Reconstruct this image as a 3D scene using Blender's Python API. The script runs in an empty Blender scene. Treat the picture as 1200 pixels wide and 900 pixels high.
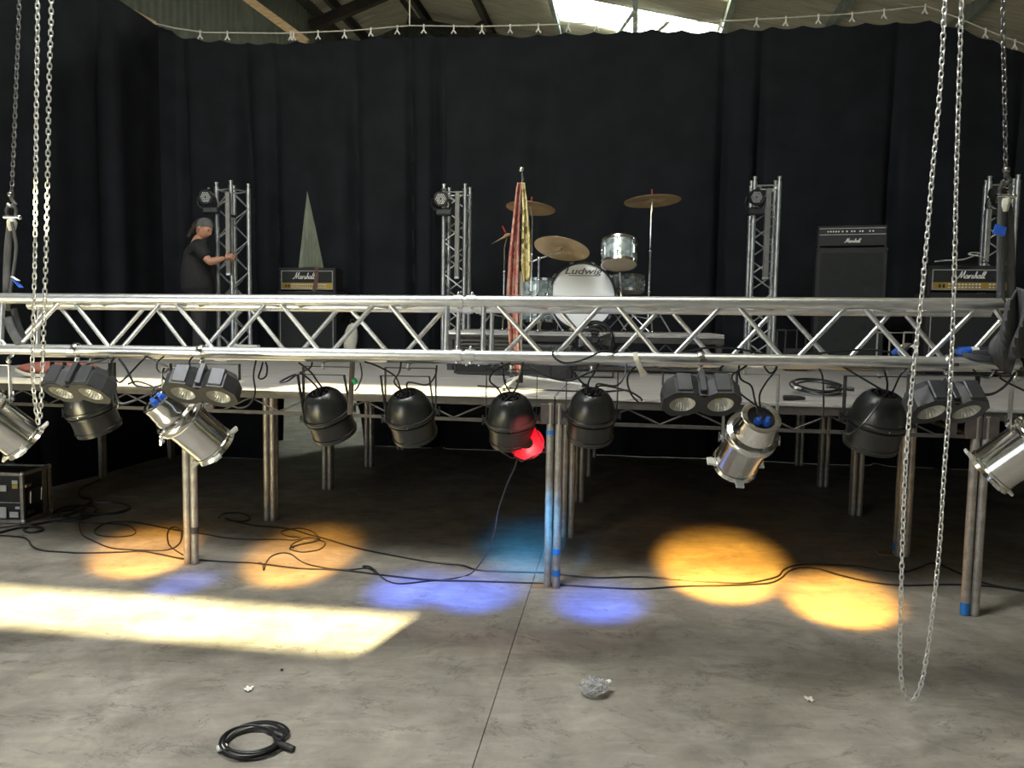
import bpy, math, random
from mathutils import Vector, Matrix
random.seed(7)
PI = math.pi
scene = bpy.context.scene
COL = scene.collection

# ------------------------------------------------------------------ camera
PITCH, ROLL, CAMZ, FPX = .0808950, .0147897, 1.6726, 925.03
YAW = .151588                                   # the stage and the hall are turned by this much
OX, OY, S = .264, 4.813, 1.2133                 # front edge point of the stage, deck height
F_ = Vector((0, math.cos(PITCH), -math.sin(PITCH)))
U0 = Vector((0, math.sin(PITCH), math.cos(PITCH)))
R_ = math.cos(ROLL)*Vector((1, 0, 0)) + math.sin(ROLL)*U0
U_ = -math.sin(ROLL)*Vector((1, 0, 0)) + math.cos(ROLL)*U0
cd = bpy.data.cameras.new('camera'); cam = bpy.data.objects.new('camera', cd); COL.objects.link(cam)
cd.sensor_width = 36; cd.lens = FPX/1200*36; cd.clip_end = 200
cam.matrix_world = Matrix(((R_.x, U_.x, -F_.x, 0), (R_.y, U_.y, -F_.y, 0), (R_.z, U_.z, -F_.z, CAMZ), (0, 0, 0, 1)))
scene.camera = cam

def SF(a, b, z=0.):                             # hall frame -> world
    return Vector((OX + a*math.cos(YAW) + b*math.sin(YAW), OY - a*math.sin(YAW) + b*math.cos(YAW), z))
def ray(x, y): return R_*((x-600)/FPX) - U_*((y-450)/FPX) + F_
def at(x, y, Y):
    d = ray(x, y); return Vector((0, 0, CAMZ)) + d*(Y/d.y)
def atz(x, y, z=0.):
    d = ray(x, y); return Vector((0, 0, CAMZ)) + d*((z-CAMZ)/d.z)
def atb(x, y, b):
    n = Vector((math.sin(YAW), math.cos(YAW), 0)); o = Vector((-OX, -OY, CAMZ)); d = ray(x, y)
    return Vector((0, 0, CAMZ)) + d*((b - o.dot(n))/d.dot(n))
HALL = Matrix.Rotation(-YAW, 4, 'Z')

# ------------------------------------------------------------------ world, sun, daylight, exposure
w = bpy.data.worlds.new('sky'); scene.world = w; w.use_nodes = True
bg = w.node_tree.nodes['Background']; bg.inputs[0].default_value = (.80, .90, 1, 1); bg.inputs[1].default_value = 1.7
scene.view_settings.view_transform = 'Standard'; scene.view_settings.look = 'None'
scene.view_settings.exposure = 0.0; scene.view_settings.gamma = 1.0; scene.view_settings.use_curve_mapping = False
def light(name, kind, loc, aim, energy, color, parent=None, **kw):
    l = bpy.data.lights.new(name, kind); l.energy = energy; l.color = color
    for k, v in kw.items(): setattr(l, k, v)
    o = bpy.data.objects.new(name, l); COL.objects.link(o)
    q = (Vector(aim) - Vector(loc)).to_track_quat('-Z', 'Y')
    M = Matrix.Translation(loc) @ q.to_matrix().to_4x4()
    if parent is not None:
        o.parent = parent; o.matrix_local = W[parent].inverted() @ M
    else: o.matrix_world = M
    return o
W = {}
SUN_EL = math.radians(25)
sd = (SF(0.22, math.cos(SUN_EL), 0) - SF(0, 0, 0)); sd.z = -math.sin(SUN_EL)
light('sun', 'SUN', (0, 0, 12), Vector((0, 0, 12)) + sd, 70, (1, .88, .50), angle=math.radians(.6))
light('door_daylight', 'AREA', SF(-4.7, -8.6, 1.5), SF(-3.2, 0, .6), 90, (.93, .97, 1), shape='RECTANGLE', size=2.8, size_y=2.6)
light('overhead_fill', 'AREA', SF(-2.2, -3.5, 7.8), SF(-2.6, -3.0, 0), 730, (.95, .97, 1), shape='RECTANGLE', size=5.5, size_y=1.4)  # unseen fill lamp added overhead to light the floor and truss tops
light('rear_skylight_daylight', 'AREA', SF(.3, 12.4, 8.5), SF(.3, 12.0, 0), 3500, (.97, .98, .92), shape='RECTANGLE', size=3, size_y=1.4)

# ------------------------------------------------------------------ helpers
def nrm(v):
    v = Vector(v); return v.normalized()
class MB:
    def __init__(s): s.v = []; s.f = []; s.sm = []
    def add(s, vs, fs, smooth=False):
        n = len(s.v); s.v += [Vector(p) for p in vs]
        s.f += [tuple(i+n for i in f) for f in fs]; s.sm += [smooth]*len(fs); return s
    def box(s, c, d, M=None, bev=0):
        c = Vector(c); x, y, z = d[0]/2, d[1]/2, d[2]/2
        if bev:
            b = bev; vs = []; 
            for sx in (-1, 1):
                for sy in (-1, 1):
                    for sz in (-1, 1):
                        vs += [(sx*(x-b), sy*(y-b), sz*z), (sx*(x-b), sy*y, sz*(z-b)), (sx*x, sy*(y-b), sz*(z-b))]
            def I(sx, sy, sz, k): return ((sx > 0)*4 + (sy > 0)*2 + (sz > 0))*3 + k
            fs = []
            for q in (-1, 1):
                fs.append([I(-1, -1, q, 0), I(1, -1, q, 0), I(1, 1, q, 0), I(-1, 1, q, 0)][::q])
                fs.append([I(-1, q, -1, 1), I(-1, q, 1, 1), I(1, q, 1, 1), I(1, q, -1, 1)][::q])
                fs.append([I(q, -1, -1, 2), I(q, 1, -1, 2), I(q, 1, 1, 2), I(q, -1, 1, 2)][::q])
            for p in (-1, 1):
                for q in (-1, 1):
                    fs.append([I(-1, p, q, 0), I(-1, p, q, 1), I(1, p, q, 1), I(1, p, q, 0)][::-p*q])
                    fs.append([I(p, -1, q, 0), I(p, -1, q, 2), I(p, 1, q, 2), I(p, 1, q, 0)][::p*q])
                    fs.append([I(p, q, -1, 1), I(p, q, -1, 2), I(p, q, 1, 2), I(p, q, 1, 1)][::-p*q])
                    for r in (-1, 1): fs.append([I(p, q, r, 0), I(p, q, r, 1), I(p, q, r, 2)][::-p*q*r])
        else:
            vs = [(i, j, k) for i in (-x, x) for j in (-y, y) for k in (-z, z)]
            fs = [(0, 1, 3, 2), (4, 6, 7, 5), (0, 4, 5, 1), (2, 3, 7, 6), (0, 2, 6, 4), (1, 5, 7, 3)]
        vs = [Vector(p) + c for p in vs]
        if M is not None: vs = [M @ p for p in vs]
        return s.add(vs, fs)
    def obox(s, p, q, wd, ht, up=(0, 0, 1)):     # bar from p to q
        p, q = Vector(p), Vector(q); d = nrm(q-p); u = Vector(up)
        r = d.cross(u)
        if r.length < 1e-4: r = d.cross(Vector((1, 0, 0)))
        r.normalize(); u = r.cross(d)
        vs = [e + r*i*wd/2 + u*j*ht/2 for e in (p, q) for i, j in ((-1, -1), (1, -1), (1, 1), (-1, 1))]
        return s.add(vs, [(0, 1, 2, 3), (7, 6, 5, 4), (0, 4, 5, 1), (1, 5, 6, 2), (2, 6, 7, 3), (3, 7, 4, 0)])
    def tube(s, pts, r, n=8, closed=False, flat=None, caps=True):
        pts = [Vector(p) for p in pts]; m = len(pts)
        rs = r if isinstance(r, (list, tuple)) else [r]*m
        T = []
        for i in range(m):
            if closed: t = pts[(i+1) % m] - pts[i-1]
            else: t = pts[min(i+1, m-1)] - pts[max(i-1, 0)]
            T.append(t.normalized() if t.length > 1e-9 else Vector((0, 0, 1)))
        u = T[0].orthogonal().normalized() if flat is None else (Vector(flat) - T[0]*Vector(flat).dot(T[0])).normalized()
        vs = []
        for i in range(m):
            u = (u - T[i]*u.dot(T[i])); u = u.normalized() if u.length > 1e-6 else T[i].orthogonal().normalized()
            v = T[i].cross(u)
            a, b = (rs[i], rs[i]) if not isinstance(rs[i], tuple) else rs[i]
            for k in range(n):
                g = 2*PI*k/n; vs.append(pts[i] + u*math.cos(g)*a + v*math.sin(g)*b)
        fs = []
        for i in range(m if closed else m-1):
            j = (i+1) % m
            for k in range(n):
                l = (k+1) % n; fs.append((i*n+k, i*n+l, j*n+l, j*n+k))
        if not closed and caps: fs += [tuple(range(n))[::-1], tuple((m-1)*n+k for k in range(n))]
        return s.add(vs, fs, True)
    def cyl(s, p, q, r, n=12, r2=None): return s.tube([p, q], [r, r if r2 is None else r2], n)
    def lathe(s, prof, n=24, M=None, caps=False):
        vs = []; m = len(prof)
        for r, z in prof:
            for k in range(n):
                g = 2*PI*k/n; vs.append(Vector((r*math.cos(g), r*math.sin(g), z)))
        fs = [(i*n+k, i*n+(k+1) % n, (i+1)*n+(k+1) % n, (i+1)*n+k) for i in range(m-1) for k in range(n)]
        if caps: fs += [tuple(range(n))[::-1], tuple((m-1)*n+k for k in range(n))]
        if M is not None: vs = [M @ p for p in vs]
        return s.add(vs, fs, True)
    def ball(s, c, r, n=10, M=None):
        c = Vector(c); r = (r, r, r) if not hasattr(r, '__len__') else r; vs = []; h = n//2+1
        for i in range(h+1):
            t = PI*i/h
            for k in range(n):
                g = 2*PI*k/n; p = Vector((math.sin(t)*math.cos(g)*r[0], math.sin(t)*math.sin(g)*r[1], math.cos(t)*r[2]))
                vs.append((M @ p if M is not None else p) + c)
        return s.add(vs, [(i*n+k, (i+1)*n+k, (i+1)*n+(k+1) % n, i*n+(k+1) % n) for i in range(h) for k in range(n)], True)
    def grid(s, fn, nu, nv, smooth=True):
        vs = [fn(i/nu, j/nv) for i in range(nu+1) for j in range(nv+1)]; m = nv+1
        return s.add(vs, [(i*m+j, (i+1)*m+j, (i+1)*m+j+1, i*m+j+1) for i in range(nu) for j in range(nv)], smooth)
    def prism(s, poly, M, h):                    # polygon in xy extruded by h along z, then M
        n = len(poly); vs = [M @ Vector((x, y, 0)) for x, y in poly] + [M @ Vector((x, y, h)) for x, y in poly]
        return s.add(vs, [tuple(range(n))[::-1], tuple(range(n, 2*n))] + [(i, (i+1) % n, n+(i+1) % n, n+i) for i in range(n)])
def smooth(pts, k=5, closed=False):
    pts = [Vector(p) for p in pts]; n = len(pts); out = []
    for i in range(n if closed else n-1):
        if closed: a, b, c, d = pts[i-1], pts[i], pts[(i+1) % n], pts[(i+2) % n]
        else: a, b, c, d = pts[max(i-1, 0)], pts[i], pts[i+1], pts[min(i+2, n-1)]
        for j in range(k):
            t = j/k; out.append(.5*((2*b) + (c-a)*t + (2*a-5*b+4*c-d)*t*t + (3*b-a-3*c+d)*t**3))
    if not closed: out.append(pts[-1])
    return out
def thing(name, label, cat, loc=(0, 0, 0), group=None, M=None):
    o = bpy.data.objects.new(name, None); COL.objects.link(o); o.empty_display_size = .1
    o['label'] = label; o['category'] = cat
    if group: o['group'] = group
    M = Matrix.Translation(loc) if M is None else M
    o.matrix_world = M; W[o] = M.copy(); return o
def mesh(name, mb, mat, inv=None):
    me = bpy.data.meshes.new(name)
    vs = [inv @ p for p in mb.v] if inv is not None else mb.v
    me.from_pydata([tuple(p) for p in vs], [], mb.f)
    if mat: me.materials.append(mat)
    me.polygons.foreach_set('use_smooth', mb.sm); me.validate(); me.update()
    if any(mb.sm):
        try: me.set_sharp_from_angle(angle=math.radians(42))
        except Exception: pass
    return me
def part(name, mb, mat, parent=None, label=None, world=True, kind=None):
    inv = W[parent].inverted() if (parent is not None and world) else None
    me = mesh(name, mb, mat, inv)
    o = bpy.data.objects.new(name, me); COL.objects.link(o)
    if parent is not None: o.parent = parent; W[o] = W[parent]
    else: W[o] = Matrix.Identity(4)
    if label: o['label'] = label
    if kind: o['kind'] = kind
    return o
def inst(name, me, parent, M, label=None):       # M in world coordinates
    o = bpy.data.objects.new(name, me); COL.objects.link(o); o.parent = parent
    L = W[parent].inverted() @ M if parent is not None else M
    o.matrix_local = L; W[o] = M.copy()
    if label: o['label'] = label
    return o
def solo(name, mb, mat, label, cat, group=None, kind=None, base=None):
    if base is None:
        xs = [p.x for p in mb.v]; ys = [p.y for p in mb.v]; zs = [p.z for p in mb.v]
        base = Vector(((min(xs)+max(xs))/2, (min(ys)+max(ys))/2, min(zs)))
    M = Matrix.Translation(base); me = mesh(name, mb, mat, M.inverted())
    o = bpy.data.objects.new(name, me); COL.objects.link(o); o.matrix_world = M; W[o] = M
    o['label'] = label; o['category'] = cat
    if group: o['group'] = group
    if kind: o['kind'] = kind
    return o
def struct(name, mb, mat):
    o = part(name, mb, mat); o['kind'] = 'structure'; return o

def material(name, col, rough=.6, metal=0., col2=None, scale=8., bump=0., det=3., lo=.35, hi=.65, stretch=None, **kw):
    m = bpy.data.materials.new(name); m.use_nodes = True; nt = m.node_tree; N = nt.nodes; L = nt.links
    p = N['Principled BSDF']; p.inputs['Roughness'].default_value = rough; p.inputs['Metallic'].default_value = metal
    for k, v in kw.items(): p.inputs[k.replace('_', ' ')].default_value = v
    col2 = col2 or tuple(c*.8 for c in col)
    tc = N.new('ShaderNodeTexCoord'); no = N.new('ShaderNodeTexNoise'); no.inputs['Scale'].default_value = scale; no.inputs['Detail'].default_value = det
    src = tc.outputs['Object']
    if stretch:
        mp = N.new('ShaderNodeMapping'); mp.inputs['Scale'].default_value = stretch; L.new(src, mp.inputs[0]); src = mp.outputs[0]
    L.new(src, no.inputs[0])
    cr = N.new('ShaderNodeValToRGB'); e = cr.color_ramp.elements
    e[0].position = lo; e[1].position = hi; e[0].color = (*col, 1); e[1].color = (*col2, 1)
    L.new(no.outputs[0], cr.inputs[0]); L.new(cr.outputs[0], p.inputs['Base Color'])
    if bump:
        b = N.new('ShaderNodeBump'); b.inputs['Strength'].default_value = bump; b.inputs['Distance'].default_value = .01
        L.new(no.outputs[0], b.inputs['Height']); L.new(b.outputs[0], p.inputs['Normal'])
    return m
ALU = material('aluminium', (.80, .81, .80), .33, .95, (.66, .67, .68), 14, .03, stretch=(1, 6, 6))
ALU_TOWER = material('tower_aluminium', (.72, .74, .74), .36, .9, (.55, .57, .58), 12, .03)
LEG = material('leg_aluminium', (.36, .34, .31), .5, .55, (.24, .22, .20), 22, .05)
CHROME = material('polished_aluminium', (.86, .85, .82), .16, 1., (.74, .73, .71), 9, .04)
BLACKM = material('black_enamel', (.013, .014, .014), .30, 0., (.018, .019, .019), 9, .02, Specular_IOR_Level=.7)
BLACKSAT = material('black_powder_coat', (.018, .019, .021), .5, 0., (.028, .029, .032), 30, .05)
RUBBER = material('black_rubber', (.012, .012, .013), .45, 0., (.02, .02, .021), 20)
CABLE = material('cable_rubber', (.012, .012, .014), .38, 0., (.018, .018, .02), 20)
CHAIN = material('galvanised_chain', (.80, .80, .77), .38, .75, (.62, .62, .60), 40)
CHAIN_D = material('oiled_steel_chain', (.26, .26, .25), .35, .9, (.14, .14, .14), 40)
STEEL = material('stage_frame_steel', (.034, .032, .030), .6, .05, (.055, .049, .043), 16, .1)
CORNER = material('corner_plate_steel', (.050, .040, .040), .6, .1, (.08, .065, .062), 20, .1)
BLUE_TAPE = material('blue_tape', (.01, .13, .45), .5, 0, (.015, .16, .5), 30)
BLUE_PLUG = material('blue_plastic', (.02, .10, .55), .4, 0, (.03, .14, .6), 30)
WHITE = material('white_plastic', (.78, .77, .72), .5, 0, (.68, .67, .62), 20)
TAPEW = material('cloth_tape', (.62, .60, .50), .7, 0, (.52, .5, .42), 30)
BAND = material('light_bar_housing', (.17, .17, .165), .5, .2, (.22, .22, .21), 16)
SLING = material('black_round_sling', (.045, .047, .05), .75, 0, (.075, .077, .08), 60, .3, stretch=(1, 1, .2))
WOOD = material('timber', (.62, .44, .24), .7, 0, (.44, .30, .15), 6, .2, stretch=(1, 8, 8))
PALLET = material('plywood_pad', (.34, .22, .16), .75, 0, (.25, .16, .11), 15, .1)
RED = material('red_gel', (.75, .0, .03), .25, 0, (.65, .0, .03), 4)
GOLD = material('gold_panel', (.55, .37, .08), .35, .7, (.45, .3, .06), 8)
TOLEX = material('black_tolex', (.009, .009, .010), .6, 0, (.016, .016, .018), 120, .3)
GRILLE = material('speaker_grille_cloth', (.008, .010, .010), .85, 0, (.018, .021, .021), 160, .3)
PIPING = material('silver_piping', (.42, .42, .40), .5, .2, (.34, .34, .32), 20)
BRASS = material('cymbal_bronze', (.62, .46, .26), .38, .45, (.46, .31, .16), 5, .05)
CHR = material('chrome_hardware', (.8, .81, .82), .15, 1., (.7, .7, .72), 10)
DRUMHEAD = material('white_drum_head', (.84, .87, .90), .35, 0, (.78, .82, .87), 2)
TOMHEAD = material('tom_bottom_head', (.50, .42, .34), .5, 0, (.42, .35, .28), 3)
SKINM = material('skin', (.50, .27, .18), .55, 0, (.42, .21, .14), 12)
TSHIRT = material('black_cotton', (.010, .010, .011), .9, 0, (.016, .016, .017), 30, .2)
TROUSER = material('charcoal_trousers', (.022, .022, .024), .9, 0, (.03, .03, .033), 30, .2)
HAIR = material('dark_hair', (.03, .022, .017), .7, 0, (.015, .011, .009), 40, .3, stretch=(1, 1, .2))
CAPM = material('charcoal_cap', (.10, .10, .10), .8, 0, (.07, .07, .07), 30)
LABELW = material('white_label', (.6, .62, .6), .5, 0, (.5, .52, .5), 10)
LABELY = material('yellow_label', (.5, .42, .05), .5, 0, (.42, .36, .05), 10)
PRINT = material('white_print', (.72, .72, .70), .5, 0, (.62, .62, .6), 10)
PRINTD = material('dark_print', (.10, .10, .11), .5, 0, (.14, .14, .15), 10)

def pearl():
    m = bpy.data.materials.new('oyster_pearl_wrap'); m.use_nodes = True; nt = m.node_tree; N = nt.nodes; L = nt.links
    p = N['Principled BSDF']; p.inputs['Roughness'].default_value = .25; p.inputs['Metallic'].default_value = .35
    tc = N.new('ShaderNodeTexCoord'); v = N.new('ShaderNodeTexVoronoi'); v.inputs['Scale'].default_value = 26
    L.new(tc.outputs['Object'], v.inputs[0]); cr = N.new('ShaderNodeValToRGB'); e = cr.color_ramp.elements
    e[0].color = (.08, .13, .15, 1); e[1].color = (.55, .64, .66, 1); e[1].position = .8
    L.new(v.outputs['Color'], cr.inputs[0]); L.new(cr.outputs[0], p.inputs['Base Color']); return m
PEARL = pearl()
def concrete():
    m = bpy.data.materials.new('worn_concrete'); m.use_nodes = True; nt = m.node_tree; N = nt.nodes; L = nt.links
    p = N['Principled BSDF']; tc = N.new('ShaderNodeTexCoord')
    def noise(sc, det=6, rough=.6, st=None, dist=0):
        n = N.new('ShaderNodeTexNoise'); n.inputs['Scale'].default_value = sc; n.inputs['Detail'].default_value = det
        n.inputs['Roughness'].default_value = rough; n.inputs['Distortion'].default_value = dist
        if st:
            mp = N.new('ShaderNodeMapping'); mp.inputs['Scale'].default_value = st; L.new(tc.outputs['Object'], mp.inputs[0]); L.new(mp.outputs[0], n.inputs[0])
        else: L.new(tc.outputs['Object'], n.inputs[0])
        return n
    def ramp(src, a, b, ca, cb):
        r = N.new('ShaderNodeValToRGB'); e = r.color_ramp.elements; e[0].position = a; e[1].position = b; e[0].color = ca; e[1].color = cb
        L.new(src, r.inputs[0]); return r
    def mix(kind, f, a, b):
        x = N.new('ShaderNodeMix'); x.data_type = 'RGBA'; x.blend_type = kind
        if isinstance(f, float): x.inputs[0].default_value = f
        else: L.new(f, x.inputs[0])
        L.new(a, x.inputs[6]); L.new(b, x.inputs[7]); return x.outputs[2]
    base = ramp(noise(.9, 5, .6).outputs[0], .3, .7, (.225, .21, .185, 1), (.345, .325, .288, 1)).outputs[0]
    cloud = ramp(noise(3.2, 8, .65, None, .6).outputs[0], .35, .7, (.70, .69, .67, 1), (1.22, 1.21, 1.19, 1)).outputs[0]
    c = mix('MULTIPLY', 1., base, cloud)
    trowel = ramp(noise(2.2, 4, .5, (1.4, 5.5, 1), 1.5).outputs[0], .42, .62, (.9, .9, .9, 1), (1.08, 1.08, 1.07, 1)).outputs[0]
    c = mix('MULTIPLY', .8, c, trowel)
    # dark hairline scratches and pits
    n1 = noise(1.6, 9, .72, (1, 1.6, 1), 2.0); n2 = noise(5.0, 6, .7)
    ab = N.new('ShaderNodeMath'); ab.operation = 'SUBTRACT'; L.new(n1.outputs[0], ab.inputs[0]); ab.inputs[1].default_value = .5
    a2 = N.new('ShaderNodeMath'); a2.operation = 'ABSOLUTE'; L.new(ab.outputs[0], a2.inputs[0])
    line = ramp(a2.outputs[0], .0, .020, (1, 1, 1, 1), (0, 0, 0, 1)).outputs[0]
    msk = ramp(n2.outputs[0], .46, .58, (0, 0, 0, 1), (.75, .75, .75, 1)).outputs[0]
    mm = N.new('ShaderNodeMath'); mm.operation = 'MULTIPLY'; L.new(line, mm.inputs[0]); L.new(msk, mm.inputs[1])
    dk = N.new('ShaderNodeRGB'); dk.outputs[0].default_value = (.085, .075, .06, 1)
    c = mix('MIX', mm.outputs[0], c, dk.outputs[0])
    L.new(c, p.inputs['Base Color'])
    rr = ramp(noise(2.5, 5).outputs[0], .3, .7, (.42, .42, .42, 1), (.68, .68, .68, 1)); L.new(rr.outputs[0], p.inputs['Roughness'])
    bp = N.new('ShaderNodeBump'); bp.inputs['Strength'].default_value = .25; bp.inputs['Distance'].default_value = .01
    L.new(noise(30, 5).outputs[0], bp.inputs['Height']); L.new(bp.outputs[0], p.inputs['Normal']); return m
CONC = concrete()
DECKM = material('phenolic_deck_board', (.26, .255, .24), .42, 0, (.38, .37, .35), 3.5, .08, det=8, stretch=(1, 9, 1))
CURT = material('black_serge', (.0095, .0105, .0135), .85, 0, (.014, .0155, .0195), 3, .15, Specular_IOR_Level=.15)
ROOFM = material('fibre_cement_sheet', (.46, .40, .31), .85, 0, (.58, .51, .41), 3, .1, stretch=(.4, 3, 1))
CLAD = material('grey_green_cladding', (.105, .11, .08), .7, .05, (.135, .14, .105), 4)
PURLIN = material('painted_steel_purlin', (.34, .37, .34), .5, .2, (.26, .28, .26), 6)
DARKBEAM = material('brown_steel_beam', (.07, .06, .045), .7, 0, (.05, .045, .035), 6)
def skymat(f=.55):
    m = bpy.data.materials.new('translucent_rooflight'); m.use_nodes = True; N = m.node_tree.nodes; L = m.node_tree.links
    N.remove(N['Principled BSDF']); t = N.new('ShaderNodeBsdfTranslucent'); t.inputs[0].default_value = (.9, .93, .9, 1)
    q = N.new('ShaderNodeBsdfTransparent'); q.inputs[0].default_value = (.9, .95, .95, 1)
    x = N.new('ShaderNodeMixShader'); x.inputs[0].default_value = f
    L.new(t.outputs[0], x.inputs[1]); L.new(q.outputs[0], x.inputs[2]); L.new(x.outputs[0], N['Material Output'].inputs[0]); return m
SKYL = skymat(); SKYO = skymat(0.)
def lensmat():                                    # ribbed reflector of a flood lamp
    m = bpy.data.materials.new('ribbed_reflector'); m.use_nodes = True; N = m.node_tree.nodes; L = m.node_tree.links
    p = N['Principled BSDF']; p.inputs['Base Color'].default_value = (.50, .50, .46, 1); p.inputs['Roughness'].default_value = .4; p.inputs['Metallic'].default_value = .45
    return m
LENS = lensmat()
LEDM = material('led_lens', (.75, .77, .78), .2, .3, (.6, .62, .64), 30)
def scarfmat(name, c1, c2, c3, sc):
    m = bpy.data.materials.new(name); m.use_nodes = True; N = m.node_tree.nodes; L = m.node_tree.links
    p = N['Principled BSDF']; p.inputs['Roughness'].default_value = .8
    tc = N.new('ShaderNodeTexCoord'); v = N.new('ShaderNodeTexVoronoi'); v.inputs['Scale'].default_value = sc; L.new(tc.outputs['Object'], v.inputs[0])
    cr = N.new('ShaderNodeValToRGB'); e = cr.color_ramp.elements; e[0].color = (*c1, 1); e[1].color = (*c3, 1); e[1].position = .75
    k = e.new(.4); k.color = (*c2, 1); L.new(v.outputs['Color'], cr.inputs[0]); L.new(cr.outputs[0], p.inputs['Base Color']); return m
SCARF_R = scarfmat('red_patterned_scarf', (.30, .055, .045), (.42, .16, .13), (.45, .30, .25), 42)
SCARF_Y = scarfmat('yellow_patterned_scarf', (.04, .035, .02), (.50, .40, .14), (.75, .68, .40), 34)
BAGM = material('brick_red_cloth', (.30, .10, .07), .8, 0, (.22, .07, .05), 20, .2)
def plastic():
    m = bpy.data.materials.new('clear_plastic_film'); m.use_nodes = True; p = m.node_tree.nodes['Principled BSDF']
    p.inputs['Base Color'].default_value = (.85, .85, .85, 1); p.inputs['Roughness'].default_value = .12
    p.inputs['Transmission Weight'].default_value = .8; p.inputs['IOR'].default_value = 1.25; return m
CLEAR = plastic()

# ------------------------------------------------------------------ hall: floor, walls, roof
floor = struct('floor', MB().box((0, 0, -.16), (17.4, 26, .28), Matrix.Translation(SF(1, 3, 0)) @ HALL), CONC)
ja = [-7.6, -4.3, None, 3.9, 9.6]
# expansion joint seen running down the middle of the hall
def ab(P): 
    q = Vector((P.x-OX, P.y-OY)); return q.x*math.cos(YAW)-q.y*math.sin(YAW), q.x*math.sin(YAW)+q.y*math.cos(YAW)
j1 = ab(atz(606, 728)); j2 = ab(atz(549, 899))
ja[2] = (j1[0]+j2[0])/2; skew = (j1[0]-j2[0])/(j1[1]-j2[1])
jb = [-9.6, -5.2, 1.75, 6.0, 10.5, 15.5]
for i in range(4):
    for k in range(5):
        g = .002; a0, a1, b0, b1 = ja[i]+g, ja[i+1]-g, jb[k]+g, jb[k+1]-g
        A = lambda a, b: a + (skew*(b-j1[1]) if abs(a-ja[2]) < .1 else 0)
        P = [SF(A(a0, b0), b0), SF(A(a1, b0), b0), SF(A(a1, b1), b1), SF(A(a0, b1), b1)]
        part('slab', MB().add([p + Vector((0, 0, -.022)) for p in P] + P, [(4, 5, 6, 7), (0, 1, 5, 4), (1, 2, 6, 5), (2, 3, 7, 6), (3, 0, 4, 7)]), CONC, floor)

RZ, RA, PL, PR = 9.1, -5.1, .35, .23              # ridge height and place, the two roof pitches
def roofz(a): return RZ - (PL*(RA-a) if a < RA else PR*(a-RA))
AL, AR, BF, BB = -6.9, 9.0, -9.0, 15.0
def corr_roof(a0, a1, b0, b1):
    mb = MB(); n = max(2, int((b1-b0)/.019)); vs = []
    for i in range(n+1):
        b = b0 + (b1-b0)*i/n; h = .018*math.cos(2*PI*b/.146)
        for a in (a0, a1): vs.append(SF(a, b, roofz(a)+h+.03))
    mb.add(vs, [(2*i, 2*i+1, 2*i+3, 2*i+2) for i in range(n)], True)
    vs2 = [v + Vector((0, 0, .012)) for v in vs]
    mb.add(vs2, [(2*i, 2*i+2, 2*i+3, 2*i+1) for i in range(n)], True); return mb
ceiling = struct('ceiling', MB().tube([SF(RA, BF, RZ+.05), SF(RA, BB, RZ+.05)], .09, 10).obox(SF(RA, BF-.3, RZ+.12), SF(RA, BB+.3, RZ+.12), .7, .04)
    .obox(SF(AL-.1, BF-.3, roofz(AL)+.10), SF(AL-.1, BB+.3, roofz(AL)+.10), .6, .25).obox(SF(AR+.1, BF-.3, roofz(AR)+.10), SF(AR+.1, BB+.3, roofz(AR)+.10), .6, .25)
    .obox(SF(AL, BF-.1, RZ-.1), SF(AR, BF-.1, roofz(AR)+.15), .3, 1.2), DARKBEAM)
part('roof_sheet', corr_roof(AL, RA, BF, BB), ROOFM, ceiling)
# right slope with rooflights let in: (a0, a1, b0, b1)
lights_ = [(-1.38, 1.95, 11.62, 13.0), (.3, 2.0, 8.95, 10.4), (-4.6, 2.2, -4.2, -2.8)]  # last rooflight is unseen, added to account for the overhead fill lamp
cuts = [(BF, -4.2), (-4.2, -2.8), (-2.8, 8.95), (8.95, 10.4), (10.4, 11.62), (11.62, 13.0), (13.0, BB)]
for b0, b1 in cuts:
    hole = [l for l in lights_ if abs(l[2]-b0) < .01]
    if hole:
        part('roof_sheet', corr_roof(RA, hole[0][0], b0, b1), ROOFM, ceiling); part('roof_sheet', corr_roof(hole[0][1], AR, b0, b1), ROOFM, ceiling)
        part('rooflight', corr_roof(hole[0][0], hole[0][1], b0, b1), SKYO if b0 < 0 else SKYL, ceiling, 'translucent white rooflight sheet')
    else: part('roof_sheet', corr_roof(RA, AR, b0, b1), ROOFM, ceiling)
for a in (-6.3, -4.7, -3.1, -1.38, .3, 2.0, 3.75, 5.5, 7.3):
    z = roofz(a)-.12; mb = MB()
    for off, wd, ht in ((0, .02, .2), (.1, .1, .015), (-.1, .1, .015)):
        mb.obox(SF(a + (0 if off == 0 else .03), BF, z+off), SF(a + (0 if off == 0 else .03), BB, z+off), wd, ht)
    part('purlin', mb, PURLIN if a > -2 else DARKBEAM, ceiling)
for a0, b0, a1, b1 in ((-3.1, 13.3, -4.0, 14.8), (.3, 13.3, .95, 11.2), (.3, 11.0, -.3, 13.5)):
    part('roof_brace', MB().obox(SF(a0, b0, roofz(a0)-.27), SF(a1, b1, roofz(a1)-.27), .08, .05), PURLIN if a0 > 0 else DARKBEAM, ceiling)
part('rafter', MB().obox(SF(-6.85, 12.5, roofz(-6.85)-.35), SF(RA, 12.5, RZ-.35), .16, .22).obox(SF(RA, 14.2, RZ-.3), SF(AR, 14.2, roofz(AR)-.3), .12, .2), DARKBEAM, ceiling)
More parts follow.
